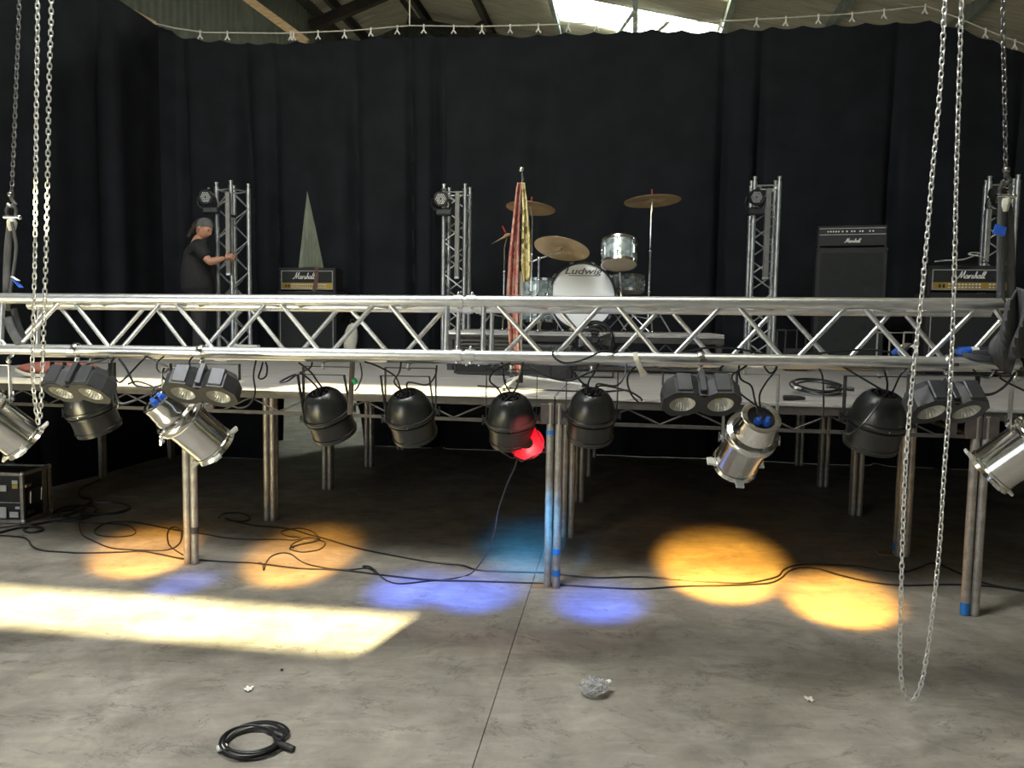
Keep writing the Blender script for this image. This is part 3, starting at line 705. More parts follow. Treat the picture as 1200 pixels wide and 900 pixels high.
    for L in leads:
        pts = [M @ (Vector((random.uniform(-.025, .025), random.uniform(-.03, .01), (.11 if style == 'black' else .175)))*scale)] + L
        part('power_lead', MB().tube(smooth(pts, 6), .0042, 6), CABLE, root)
    if spot:
        tgt, en, colr, size, blend = spot
        light('lamp_beam', 'SPOT', c + d*(Lf+.02)*scale, tgt, en, colr, parent=root, spot_size=math.radians(size), spot_blend=blend, shadow_soft_size=.06)
    return root
def A(px, py, Y): return at(px, py, Y)
AMB, BLU, CYN, VIO = (1, .46, .06), (.05, .15, 1), (.03, .42, 1), (.30, .25, 1)
YR = lambda px: TY((px-600)/FPX*3.5) + .215
def hang(px, py, px2=None, dy=0): return A(px, py, YR(px)+dy)
HB = lambda *l: [A(x, y, Y) for x, y, Y in l]
par('black par can in a double bracket, second black lamp from the left', hang(384, 484), (.26, .42, -.95), 'black', 380, leads=[HB((372, 447, 3.66), (364, 436, 3.55), (350, 425, 3.50)), HB((370, 452, 3.6), (352, 438, 3.5), (338, 446, 3.5), (328, 448, 3.5), (340, 441, 3.5), (362, 432, 3.5), (366, 424, 3.5))],
    double=True, spot=(atz(480, 692), 480, BLU, 26, 1.))
par('black par can in the double bracket, hung left of the truss joint', hang(481, 486), (.17, .42, -.95), 'black', 480, leads=[HB((468, 452, 3.6), (462, 440, 3.52), (440, 428, 3.5), (427, 424, 3.5)), HB((462, 448, 3.6), (468, 436, 3.5), (470, 424, 3.5)), HB((478, 448, 3.6), (500, 451, 3.5), (510, 440, 3.45), (512, 428, 3.45))],
    double=True, spot=(atz(557, 696), 560, BLU, 26, 1.))
pr = par('black par can with a red gel, hung right of the truss joint', hang(599, 491), (.07, .36, -.95), 'black', 600, leads=[HB((593, 452, 3.55), (590, 440, 3.5), (588, 424, 3.5)), HB((583, 455, 3.55), (574, 446, 3.45), (580, 434, 3.45), (598, 426, 3.5)), HB((605, 455, 3.55), (609, 440, 3.5), (613, 424, 3.5))],
    spot=(atz(622, 650), 460, CYN, 24, 1.), half=.118)
par('black par can hung beside the centre stage legs', hang(693, 486), (.0, .36, -.95), 'black', 694, leads=[HB((690, 447, 3.55), (697, 436, 3.5), (702, 424, 3.5)), HB((700, 450, 3.55), (722, 452, 3.45), (732, 440, 3.45), (734, 424, 3.48)), HB((684, 450, 3.55), (675, 440, 3.5), (667, 430, 3.5)), HB((705, 452, 3.55), (735, 458, 3.45), (750, 466, 3.42), (752, 470, 3.42))],
    spot=(atz(702, 708), 480, BLU, 26, 1.), half=.118)
par('black par can with a short flared nose, behind the leftmost flood light', hang(106, 478, dy=.03), (.20, .28, -.92), 'black', 108, leads=[HB((120, 440, 3.7), (128, 430, 3.62), (128, 424, 3.6))], spot=(atz(168, 652), 950, AMB, 25, .6), scale=1.08, half=.13)
par('largest black par can, beside the hand chain at the right', A(1028, 492, 3.42), (-.08, .30, -.95), 'black', 1030, leads=[HB((1022, 450, 3.35), (1005, 440, 3.3), (985, 428, 3.3)), HB((1040, 450, 3.35), (1038, 440, 3.3), (1035, 430, 3.3)), HB((1048, 455, 3.35), (1055, 440, 3.3), (1064, 430, 3.3)), HB((1040, 458, 3.3), (1025, 480, 3.22), (1010, 498, 3.2), (996, 508, 3.25), (986, 506, 3.3))],
    spot=(atz(985, 706), 1500, AMB, 25, .6), scale=1.12, half=.15)
par('polished par can leaning right, above the front left stage legs', A(216, 493, 3.62), (.55, .50, -.72), 'chrome', 239, xh=(.75, .2, .5), leads=[HB((180, 455, 3.6), (172, 450, 3.6), (160, 447, 3.6), (150, 450, 3.6)), HB((196, 450, 3.6), (190, 440, 3.6), (193, 430, 3.6))],
    spot=(atz(348, 658), 950, AMB, 25, .6))
par('polished par can cut off by the left edge of the picture', A(-12, 487, 3.66), (.55, .50, -.72), 'chrome', 12, xh=(.75, .2, .5), spot=(atz(215, 684), 300, BLU, 17, 1.))
par('polished par can facing away right of centre, its blue connectors showing', A(878, 514, 3.50), (-.09, .70, -.68), 'chrome', 873, leads=[HB((884, 466, 3.35), (880, 452, 3.33), (868, 444, 3.33), (866, 430, 3.33), (870, 420, 3.35)), HB((890, 464, 3.35), (898, 448, 3.3), (910, 432, 3.3), (908, 422, 3.3)), HB((876, 468, 3.33), (862, 455, 3.3), (858, 440, 3.3), (870, 432, 3.3), (880, 424, 3.3))],
    spot=(atz(845, 672), 2000, AMB, 28, .6), half=.122)
par('polished par can cut off by the right edge of the picture', A(1208, 520, 3.20), (-.62, .42, -.72), 'chrome', 1189, xh=(.8, -.1, -.5), leads=[HB((1180, 448, 3.2), (1172, 440, 3.2), (1165, 434, 3.2))])
# red gel frame drooping from its lamp
rc = A(617, 519, 3.62); Mr = orient(rc, (-.05, -.80, .45))
gf = thing('gel_frame', 'red gel in a wire frame drooping below a black lamp', 'gel', rc)
part('gel', MB().lathe([(.030, .002), (.062, .0), (.082, 0), (.082, -.002), (.030, -.0005)], 28, Mr), RED, gf)
part('wire_frame', MB().tube([A(600, 500, 3.6), A(603, 536, 3.58), A(611, 541, 3.58), A(640, 528, 3.58), A(626, 498, 3.64)], .0028, 6).tube([A(583, 520, 3.6), A(588, 530, 3.58), A(600, 537, 3.58), A(603, 536, 3.58)], .0022, 6), BLACKM, gf)
light('gel_glow', 'SPOT', rc + Vector((.0, -.16, .14)), rc, 5, (1, .15, .15), parent=gf, spot_size=math.radians(75), spot_blend=.5, shadow_soft_size=.02)

# ------------------------------------------------------------------ twin flood lights
def oct_(cx, cy, w_, h, c): return [(cx-w_/2+c, cy-h/2), (cx+w_/2-c, cy-h/2), (cx+w_/2, cy-h/2+c), (cx+w_/2, cy+h/2-c), (cx+w_/2-c, cy+h/2), (cx-w_/2+c, cy+h/2), (cx-w_/2, cy+h/2-c), (cx-w_/2, cy-h/2+c)]
def flood(label, c, n, xh, clamp_px, leads=(), top=None):
    """c: centre of the face, n: direction it shines"""
    c = Vector(c); M = orient(c, n, xh); root = thing('twin_flood_light', label, 'stage light', c, 'twin flood lights on the truss')
    outline = [(-.155, -.035), (-.115, -.082), (-.045, -.082), (-.018, -.062), (.018, -.062), (.045, -.082), (.115, -.082), (.155, -.035), (.155, .035), (.115, .082), (.045, .082), (.018, .062), (-.018, .062), (-.045, .082), (-.115, .082), (-.155, .035)]
    n_ = len(outline)
    f = MB(); holes = []
    front = [M @ Vector((x, y, 0)) for x, y in outline]; mid = [M @ Vector((x, y, -.07)) for x, y in outline]; bk = [M @ Vector((x*.86, y*.72, -.105)) for x, y in outline]
    f.add(front + mid + bk, [(i, n_+i, n_+(i+1) % n_, (i+1) % n_) for i in range(n_)] + [(n_+i, 2*n_+i, 2*n_+(i+1) % n_, n_+(i+1) % n_) for i in range(n_)] + [tuple(range(2*n_, 3*n_))])
    part('housing', f, BLACKSAT, root)
    plate = MB()                                   # face plate with two round openings
    for s_ in (-1, 1):
        cx = s_*.0765; K = 32; ring = [Vector((cx + .052*math.cos(2*PI*k/K), .052*math.sin(2*PI*k/K), .002)) for k in range(K)]
        out = []
        for k in range(K):
            g = 2*PI*k/K; dx, dy = math.cos(g), math.sin(g)
            best = 9
            poly = [(x-cx, y) for x, y in outline if (x*s_ >= -.0)] + []
            if s_ > 0: poly = [(x-cx, y) for x, y in outline[4:12]]; poly = [(-cx, -.062)] + poly + [(-cx, .062)]
            else: poly = [(x-cx, y) for x, y in outline[12:]+outline[:4]]; poly = [(-cx, .062)] + poly + [(-cx, -.062)]
            for (ax, ay), (bx, by) in zip(poly, poly[1:]+poly[:1]):
                ex, ey = bx-ax, by-ay; den = dx*ey - dy*ex
                if abs(den) < 1e-9: continue
                t = (ax*ey - ay*ex)/den; u = (ax*dy - ay*dx)/den
                if t > 0 and -1e-6 <= u <= 1+1e-6: best = min(best, t)
            out.append(Vector((cx+dx*best, dy*best, .002)))
        plate.add([M @ p for p in ring+out], [(k, (k+1) % K, K+(k+1) % K, K+k) for k in range(K)])
    part('face_plate', plate, BLACKSAT, root)
    for s_ in (-1, 1):
        cx = s_*.0765; T = M @ Matrix.Translation((cx, 0, 0)); K = 48; mb = MB(); rings = [(.052, .0), (.044, -.016), (.030, -.028), (.013, -.032)]
        vs = []
        for i, (r, z) in enumerate(rings):
            for k in range(K): g = 2*PI*k/K; vs.append(T @ Vector(((r - (.0016 if k % 2 and 0 < i < 3 else 0))*math.cos(g), (r - (.0016 if k % 2 and 0 < i < 3 else 0))*math.sin(g), z + (.002 if k % 2 and 0 < i < 3 else 0))))
        mb.add(vs, [(i*K+k, i*K+(k+1) % K, (i+1)*K+(k+1) % K, (i+1)*K+k) for i in range(3) for k in range(K)])
        rf = part('reflector', mb, LENS, root)
        part('light_engine', MB().lathe([(.0135, -.0315), (0, -.031)], 16, T), LABELY, rf, 'pale yellow light engine')
        part('heat_sink_cover', MB().box((cx, .066, -.052), (.062, .045, .085), M, bev=.004), PURL_COVER, root)
    part('centre_spine', MB().box((0, .058, -.066), (.026, .04, .10), M, bev=.003), PURL_COVER, root)
    bk_c = M @ Vector((0, .03, -.10)); ch = tp(clamp_px, 0, 1) if top is None else top
    xx = Vector(M.col[0][:3]); ft = bracket(root, bk_c, xx, .150, ch.z-.045, .024, BLACKSAT)
    clamp(root, ch, Vector((ch.x, ch.y, ch.z-.045)), CHR, 'hook_clamp')
    for L in leads: part('power_lead', MB().tube(smooth([M @ Vector((random.uniform(-.04, .04), .04, -.10))] + L, 6), .0045, 6), CABLE, root)
    return root
PURL_COVER = material('grey_heat_sink', (.035, .038, .045), .42, .2, (.05, .053, .06), 10)
FY = 3.28
flood('leftmost twin flood light, turned down to the left, front of a black lamp', A(89, 461, 3.44), (-.13, -.56, -.82), (.97, -.22, 0), 92, [HB((100, 428, 3.6), (118, 423, 3.55), (128, 419, 3.5))])
flood('twin flood light overlapping the top of a polished lamp at the left', A(235, 463, 3.40), (-.06, -.60, -.80), (.99, .03, -.05), 238, [HB((225, 432, 3.5), (222, 424, 3.5), (226, 418, 3.5))])
flood('twin flood light with a level face, right of the centre stage legs', A(822, 474, 3.16), (0, -.64, -.77), (1, -.02, 0), 820, [HB((800, 445, 3.35), (790, 436, 3.35), (770, 430, 3.4)), HB((838, 440, 3.35), (844, 432, 3.35), (850, 426, 3.38))])
flood('rightmost twin flood light, behind the long hand chain', A(1112, 483, 3.06), (.10, -.62, -.78), (.98, .16, .0), 1108, [HB((1130, 452, 3.2), (1155, 462, 3.15), (1175, 455, 3.15), (1190, 436, 3.15))])

# ------------------------------------------------------------------ lighting towers
ROD = {}
def rod(L):
    k = round(L, 3)
    if k not in ROD: ROD[k] = mesh('brace', MB().tube([(0, 0, 0), (0, 0, k)], .008, 6), ALU_TOWER)
    return ROD[k]
def place_rod(p, q, parent):
    d = q-p; inst('brace', rod(d.length), parent, orient(p, d, (.3, 1, .2)))
def tower(label, a, b, phi, barc, z0=S):
    base = SF(a, b, z0); root = thing('lighting_tower', label, 'truss tower', base, 'lighting towers on the stage')
    h = 3.13 - S if z0 == S else 0; Hh = 3.13; c, s_ = math.cos(phi), math.sin(phi); e1 = Vector((c, s_, 0))*CC; e2 = Vector((-s_, c, 0))*CC
    K = [-(e1+e2)/2, (e1-e2)/2, (e1+e2)/2, (e2-e1)/2]
    for k in K:
        p = base + k
        part('chord', MB().tube([p+Vector((0, 0, .012)), p+Vector((0, 0, Hh-z0-.03))], .0245, 14).tube([p+Vector((0, 0, Hh-z0-.03)), p+Vector((0, 0, Hh-z0-.018)), p+Vector((0, 0, Hh-z0+.014)), p+Vector((0, 0, Hh-z0+.02))], [.016, .016, .0235, .018], 12), ALU_TOWER, root)
    part('base_plate', MB().box((0, 0, .006), (.42, .42, .012), Matrix.Translation(base) @ Matrix.Rotation(phi, 4, 'Z')), ALU_TOWER, root)
    L = Hh - z0 - .16; n = 10
    for i in range(4):
        p, q = base+K[i], base+K[(i+1) % 4]; 
        for zz in (.06, Hh-z0-.07): place_rod(p+Vector((0, 0, zz)), q+Vector((0, 0, zz)), root)
        for j in range(n):
            za, zb = .08+L*j/n, .08+L*(j+1)/n; u, v = (p, q) if (j+i) % 2 else (q, p)
            place_rod(u+Vector((0, 0, za)), v+Vector((0, 0, zb)), root)
    return root, K, base
def bar(label, px, y0, y1, Y, r=.024, mat=None):
    p, q = A(px, y0, Y), A(px, y1, Y); q.x, q.y = p.x, p.y
    q = A((px-600)*1.0+600, y1, Y); q = Vector((p.x, p.y, q.z))
    t = thing('light_bar', label, 'light bar', q, 'light bars on the towers')
    part('bar_housing', MB().box((0, 0, 0), (.05, .055, p.z-q.z), Matrix.Translation((p+q)/2), bev=.006), mat or BAND, t)
    part('end_cap', MB().box((0, 0, 0), (.052, .057, .03), Matrix.Translation(q+Vector((0, 0, .015))), bev=.005), ALU_TOWER, t)
    part('bar_clamp', MB().obox((p+q)/2 + Vector((0, .0, .2)), (p+q)/2 + Vector((.04, .11, .2)), .03, .03), BLACKM, t)
def movinghead(label, c, n, r=.072, yoke_dir=1):
    c = Vector(c); M = orient(c, n); root = thing('moving_head_light', label, 'stage light', c, 'moving head lights on the towers')
    part('head', MB().lathe([(0, -.13), (.035, -.125), (.058, -.10), (.072, -.05), (.078, -.01), (r+.01, .004), (r+.004, .012), (r, .008)], 24, M), BLACKM, root)
    part('lens_plate', MB().lathe([(r, .008), (0, .008)], 24, M), RUBBER, root)
    lm = mesh('led_lens', MB().ball((0, 0, 0), (.0062, .0062, .003), 8), LEDM); k = 0
    for i in range(-3, 4):
        for j in range(-3, 4):
            x = (i + j*.5)*.0178; y = j*.0154
            if x*x + y*y < .0031 and (i or j): inst('led_lens', lm, root, M @ Matrix.Translation((x, y, .009)))
    y1 = c + Vector((.11*yoke_dir, .04, -.0))
    part('yoke_arm', MB().tube(smooth([c+Vector((-.09, .02, 0)), c+Vector((-.095, .05, -.08)), c+Vector((0, .07, -.125)), c+Vector((.095, .05, -.08)), c+Vector((.09, .02, 0))], 4), [(.022, .014)]*17, 8, flat=(0, 1, 0)), BLACKM, root)
    part('base_box', MB().box((0, 0, 0), (.17, .12, .07), Matrix.Translation(c+Vector((.03*yoke_dir, .10, -.13))), bev=.012), BLACKSAT, root)
    part('clamp_knob', MB().ball(c+Vector((.03, .0, .095)), (.022, .022, .014), 10), CHR, root)
def tower_from(px, Yc): q = A(px, 300, Yc); return ab(q)
a_, b_ = tower_from(273.5, 8.95); tower('silver truss tower beside the stage hand', a_, b_, math.radians(-31), 0)
a_, b_ = tower_from(535, 8.9); tower('silver truss tower left of the drum kit', a_, b_, math.radians(-9.5), 0)
a_, b_ = tower_from(893.5, 8.2); tower('silver truss tower right of the drum kit', a_, b_, math.radians(-9.0), 0)
a_, b_ = tower_from(1168.5, 7.95); tower('silver truss tower behind the right gold panel amplifier', a_, b_, math.radians(-24), 0)
bar('grey light bar on the tower beside the stage hand', 267, 225, 323, 8.72)
bar('grey light bar on the tower left of the drum kit', 536.2, 226, 327, 8.66)
bar('grey light bar on the tower right of the drum kit', 901, 221, 328, 8.0)
bar('grey light bar on the tower at the far right', 1158, 245, 308, 7.55, mat=ALU_TOWER)
movinghead('moving head light above the stage hand', A(241, 231, 8.75), (-.12, -.95, -.12))
movinghead('moving head light on the tower left of the drum kit', A(516.5, 233, 8.65), (.0, -.95, -.15))
movinghead('moving head light on the tower right of the drum kit', A(886.5, 231, 7.98), (.1, -.95, -.15))
movinghead('moving head light on the far right tower', A(1172, 232, 7.6), (.3, -.6, -.7))

# ------------------------------------------------------------------ lettering
def text_mesh(txt, size, M, shear=.0, ext=.001, bold=0, spacing=1.):
    c = bpy.data.curves.new('t', 'FONT'); c.body = txt; c.size = size; c.shear = shear; c.extrude = ext; c.offset = bold
    c.align_x = 'CENTER'; c.align_y = 'CENTER'; c.space_character = spacing; c.resolution_u = 3
    o = bpy.data.objects.new('t', c); me = bpy.data.meshes.new_from_object(o)
    mb = MB().add([M @ v.co for v in me.vertices], [tuple(p.vertices) for p in me.polygons])
    bpy.data.objects.remove(o); bpy.data.curves.remove(c); bpy.data.meshes.remove(me); return mb
SCRIPT = {  # handwritten letters: strokes on a unit x-height
 'M': ([[(-.75, .25), (-.55, .0), (-.2, .25), (.15, 1.2), (.38, 2.25), (.42, 1.0), (.5, .15), (.9, 1.2), (1.25, 2.3), (1.25, 1.0), (1.35, .12), (1.6, .15)]], 1.62),
 'a': ([[(.75, .85), (.4, 1.0), (.08, .6), (.12, .1), (.45, .08), (.75, .7), (.8, .95), (.72, .3), (.85, .02), (1.1, .2)]], 1.0),
 'r': ([[(0, .2), (.22, .95), (.2, .5), (.2, .02), (.28, .6), (.5, .95), (.75, .9)]], .78),
 's': ([[(0, .15), (.4, 1.0), (.3, .7), (.62, .35), (.45, .02), (.1, .08)], [(.5, .05), (.85, .2)]], .8),
 'h': ([[(0, .2), (.4, 1.4), (.45, 2.1), (.28, 1.6), (.15, 0.0), (.3, .7), (.6, .95), (.68, .6), (.66, .1), (.95, .15)]], .92),
 'l': ([[(0, .2), (.45, 1.5), (.5, 2.15), (.3, 1.6), (.18, .3), (.35, .02), (.6, .2)]], .55)}
def script_logo(txt, width, M, r=.0035):
    x = 0; strokes = []
    for ch in txt:
        st, adv = SCRIPT[ch]
        for s_ in st: strokes.append([(px+x+py*.22, py) for px, py in s_])
        x += adv
    k = width/(x+.4); mb = MB()
    for s_ in strokes: mb.tube([M @ p for p in smooth([((px-x/2)*k, (py-.9)*k, 0) for px, py in s_], 3)], r, 5)
    return mb

# ------------------------------------------------------------------ guitar and bass amplifiers
def facing(p, yaw=0.): # frame with x along the front, y up, z towards the audience
    g = -YAW + yaw; x = Vector((math.cos(g), math.sin(g), 0)); z = Vector((math.sin(g), -math.cos(g), 0))
    return Matrix(((x.x, 0, z.x, p.x), (x.y, 0, z.y, p.y), (x.z, 1, z.z, p.z), (0, 0, 0, 1)))
CPM = None
def corners(t, w_, h, d, M):
    global CPM
    if CPM is None: CPM = mesh('corner_protector', MB().box((0, 0, 0), (.03, .03, .03), bev=.006), TOLEX)
    for x in (-1, 1):
        for y in (0, 1):
            for z in (0, -1): inst('corner_protector', CPM, t, M @ Matrix.Translation((x*(w_/2-.012), y*h + (-.012 if y else .012), z*d + (.0 if z else -.008) + (.01 if z else 0))))
def frame(mb, w_, y0, y1, z, t, M):
    for x in (-1, 1): mb.box((x*(w_/2), (y0+y1)/2, z), (t, y1-y0+t, t), M)
    for y in (y0, y1): mb.box((0, y, z), (w_, t, t), M)
    return mb
def cabinet(name, label, p, w_, h, d, yaw=0, logo=None, grid=False):
    M = facing(p, yaw); t = thing(name, label, 'speaker', p)
    part('cabinet_shell', MB().box((0, h/2+.02, -d/2), (w_, h-.02, d), M, bev=.008), TOLEX, t)
    g = MB(); g.grid(lambda u, v: M @ Vector(((u-.5)*(w_-.09), .055+(h-.10)*v, .004 + (.004*math.sin(u*PI*2*2)**2*math.sin(v*PI*2*2)**2))), 24, 24)
    part('grille_cloth', g, GRILLE, t)
    part('piping', frame(MB(), w_-.08, .05, h-.04, .004, .008, M), PIPING if not grid else TOLEX, t)
    corners(t, w_, h, d, M)
    if grid:
        sp = MB()
        for i in (-1, 1):
            for j in range(4):
                T = M @ Matrix.Translation((i*(w_-.09)/4, .055 + (h-.1)*(j+.5)/4, .006))
                sp.lathe([(.135, 0), (.128, .0015), (.12, -.001), (.04, -.001), (.035, .0015), (0, .002)], 24, T)
        part('driver_rims', sp, GRILLE, t)
    for x in (-1, 1): part('side_handle', MB().box((x*w_/2, h*.62, -d/2), (.006, .09, .16), M, bev=.002), RUBBER, t)
    if logo: part('script_logo', script_logo('Marshall', logo, M @ Matrix.Translation((0, h-.13, .014)), .0055), PRINT, t, 'white script lettering')
    return t
def amp_head(label, p, w_, h, d, yaw=0, gold=True, logo_x=-.0, logo_w=.22):
    M = facing(p, yaw); t = thing('amplifier_head', label, 'amplifier', p)
    part('shell', MB().box((0, h/2+.012, -d/2), (w_, h-.012, d), M, bev=.008), TOLEX, t)
    corners(t, w_, h, d, M)
    if gold:
        part('front_cloth', MB().box((0, h*.62, .002), (w_-.09, h*.56, .006), M), GRILLE, t)
        part('piping', frame(MB(), w_-.075, .035, h-.035, .004, .008, M), PIPING, t)
        cp_ = part('control_panel', MB().box((0, .035+h*.13, .003), (w_-.085, h*.27, .006), M), GOLD, t)
        kn = mesh('knob', MB().lathe([(0, .014), (.007, .014), (.008, 0)], 10), PRINT)
        for j in range(2):
            for i in range(16):
                x = -.19 + .029*i
                if 9 < i < 12: continue
                inst('knob', kn, cp_, M @ Matrix.Translation((x, .035+h*(.08+.11*j), .006)))
        for x in (-.27, -.235): part('switch', MB().box((x, .035+h*.13, .008), (.018, .03, .008), M), TOLEX, cp_)
        part('script_logo', script_logo('Marshall', logo_w, M @ Matrix.Translation((logo_x, h*.66, .008)), .0042), PRINT, t, 'white script lettering')
    else:
        cp_ = part('control_panel', MB().box((0, h*.76, .003), (w_-.03, h*.25, .006), M), TOLEX, t)
        kn = mesh('knob', MB().lathe([(0, .012), (.008, .012), (.009, 0)], 10), PRINT)
        for x in (-.205, -.18, -.155, -.13, -.105, -.07, -.03, .015, .04, .09, .115, .18, .21): inst('knob', kn, cp_, M @ Matrix.Translation((x-.02, h*.76, .006)))
        part('trim_line', MB().box((0, h*.90, .006), (w_-.03, .007, .006), M).box((0, h*.62, .006), (w_-.03, .007, .006), M), PIPING, t)
        part('script_logo', script_logo('Marshall', .14, M @ Matrix.Translation((.01, h*.33, .004)), .0042), PRINT, t, 'white script lettering')
    fm = MB()
    for x in (-1, 1):
        for z in (-.04, -d+.04): fm.cyl(M @ Vector((x*(w_/2-.06), -.001, z)), M @ Vector((x*(w_/2-.06), .014, z)), .014, 8)
    part('rubber_feet', fm, RUBBER, t)
    part('carry_handle', MB().tube(smooth([M @ Vector(v) for v in ((-.1, h, -d/2), (-.08, h+.016, -d/2), (.08, h+.016, -d/2), (.1, h, -d/2))], 3), [(.006, .012)]*10, 6, flat=(0, 0, 1)), RUBBER, t)
    return t
pl = A(359.5, 400, 9.72); pl.z = S
cabinet('speaker_cabinet', 'black speaker cabinet under the left gold panel amplifier head', pl, .77, .76, .36, -.03)
amp_head('gold panel amplifier head at the left with a brown strap over it', pl + Vector((.0, .03, .765)), .74, .29, .24, -.03, logo_x=-.03, logo_w=.27)
Ms = facing(pl + Vector((.0, .03, .76)), -.03)
part_pts = [(.135, .30, -.2), (.135, .30, -.0), (.135, .296, .018), (.13, .16, .02), (.10, .0, .022), (.09, -.15, .03), (.085, -.32, .03)]
solo('guitar_strap', MB().tube(smooth([Ms @ Vector(v) for v in part_pts], 4), [(.026, .003)]*25, 8, flat=(1, 0, 0)), material('brown_strap', (.13, .075, .06), .8, 0, (.09, .05, .045), 60, .1), 'brown strap hanging down over the left amplifier head', 'strap')
pb = A(993, 400, 7.95); pb.z = S
cabinet('bass_cabinet', 'tall black bass cabinet standing right of the drum kit', pb, .66, 1.22, .42, -.16, grid=True)
amp_head('black amplifier head with a row of white knobs on the bass cabinet', pb + Vector((0, .01, 1.225)), .64, .215, .34, -.16, gold=False)
pr_ = A(1136, 400, 7.30); pr_.z = S
cabinet('speaker_cabinet', 'black speaker cabinet with a white script logo at the far right', pr_, .77, .76, .36, -.02, logo=.24)
amp_head('gold panel amplifier head behind the long hand chain at the right', pr_ + Vector((.0, .03, .765)), .74, .25, .24, -.02, logo_x=.0, logo_w=.23)
hr = pr_ + Vector((-.1, .0, 1.05))
solo('guitar_lead', MB().tube(smooth([hr + Vector(v) for v in ((-.26, 0, .0), (-.15, .02, .012), (-.02, -.03, .02), (.10, 0, .06), (.16, .03, .085), (.10, .05, .09), (.06, .02, .07), (.14, -.02, .05), (.22, 0, .012))], 5), .007, 6), PIPING, 'pale lead curled on top of the right gold panel amplifier', 'cable')

# ------------------------------------------------------------------ drum riser and drum kit
RZt = 1.573
ra, rb = ab(A(697, 395, 7.0)); RW, RD = 2.44, 1.5
ra1 = ab(A(850, 395, 6.68))[0]; rb0 = ab(A(850, 395, 6.75))[1]; ra0 = ra1 - 2.44
rs = thing('drum_riser', 'low black drum riser with an aluminium edge standing on the stage', 'riser', SF((ra0+ra1)/2, rb0+.6, S))
MR = Matrix.Translation(SF((ra0+ra1)/2, rb0, S)) @ HALL
part('riser_top', MB().box((0, .61, RZt-S-.012), (2.44, 1.22, .024), MR, bev=.003), DECKM, rs)
fr = MB()
for y in (.02, 1.20): fr.box((0, y, RZt-S-.055), (2.44, .04, .06), MR).box((0, y, .05), (2.3, .03, .03), MR)
for x in (-1.2, 1.2): fr.box((x, .61, RZt-S-.055), (.04, 1.2, .06), MR).box((x, .61, .05), (.03, 1.15, .03), MR)
part('riser_frame', fr, STEEL, rs)
part('edge_trim', MB().box((0, -.002, RZt-S-.028), (2.44, .006, .012), MR), ALU, rs)
for x in (-1.18, 1.18):
    for y in (.03, 1.19): part('leg', MB().box((x, y, .16), (.05, .05, .32), MR), STEEL, rs)
zz = MB()
for i in range(12):
    xa, xb = -1.1 + i*2.2/12, -1.1 + (i+1)*2.2/12; zz.cyl(MR @ Vector((xa, .02, .07 if i % 2 else .27)), MR @ Vector((xb, .02, .27 if i % 2 else .07)), .006, 6)
part('zigzag_brace', zz, STEEL, rs)

def lugs(n, r, z0, z1, M, root, size=.012):
    lm = mesh('lug', MB().box((r+.012, 0, (z0+z1)/2), (.022, .020, (z1-z0)*.42), bev=.004).tube([(r+.014, 0, z0-.006), (r+.014, 0, z1+.006)], .0035, 6), CHR)
    for k in range(n): inst('lug', lm, root, M @ Matrix.Rotation(2*PI*k/n + .3, 4, 'Z'))
# bass drum: axis roughly towards the camera
bc = A(682, 347.5, 7.28); MBD = orient(bc, (-.03, -1, .02))
bdm = thing('bass_drum', 'bass drum with a white front head and dark lettering', 'drum', Vector((bc.x, bc.y, RZt)), 'drums on the riser')
Rb = .300
part('drum_shell', MB().lathe([(Rb, 0), (Rb, -.38)], 48, MBD), PEARL, bdm)
part('front_head', MB().lathe([(Rb-.004, .012), (Rb-.02, .016), (0, .017)], 48, MBD), DRUMHEAD, bdm)
part('rear_head', MB().lathe([(Rb-.004, -.39), (0, -.395)], 48, MBD), DRUMHEAD, bdm)
part('hoop', MB().lathe([(Rb-.006, .014), (Rb-.004, .030), (Rb+.014, .030), (Rb+.016, -.012), (Rb, -.012)], 48, MBD), BLACKM, bdm)
part('hoop', MB().lathe([(Rb-.006, -.394), (Rb-.004, -.41), (Rb+.014, -.41), (Rb+.016, -.37), (Rb, -.37)], 48, MBD), BLACKM, bdm)
clw = mesh('claw_hook', MB().box((Rb+.016, 0, .018), (.018, .026, .038), bev=.005).tube([(Rb+.022, 0, .0), (Rb+.022, 0, -.12)], .005, 6).obox((Rb+.022, -.022, -.02), (Rb+.022, .022, -.02), .01, .012), CHR)
for k in range(10): inst('claw_hook', clw, bdm, MBD @ Matrix.Rotation(2*PI*(k+.5)/10 + PI/2, 4, 'Z'))
lt = text_mesh('Ludwig', .080, MBD @ Matrix.Translation((0.0, .228, .0185)) @ Matrix.Scale(1.5, 4, (1, 0, 0)), .3, .0005, .0012, .98)
part('head_lettering', lt, PRINTD, bdm, 'dark slanting lettering')
part('lettering_underline', MB().box((.012, .190, .0185), (.28, .006, .001), MBD), PRINTD, bdm)
part('felt_patch', MB().lathe([(.034, .0185), (0, .0188)], 20, MBD @ Matrix.Translation((.045, -.075, 0))), PRINTD, bdm)
for x in (-1, 1): part('spur', MB().tube([MBD @ Vector((x*.27, -.1, -.08)), MBD @ Vector((x*.40, -.3, .06))], .007, 8), CHR, bdm)
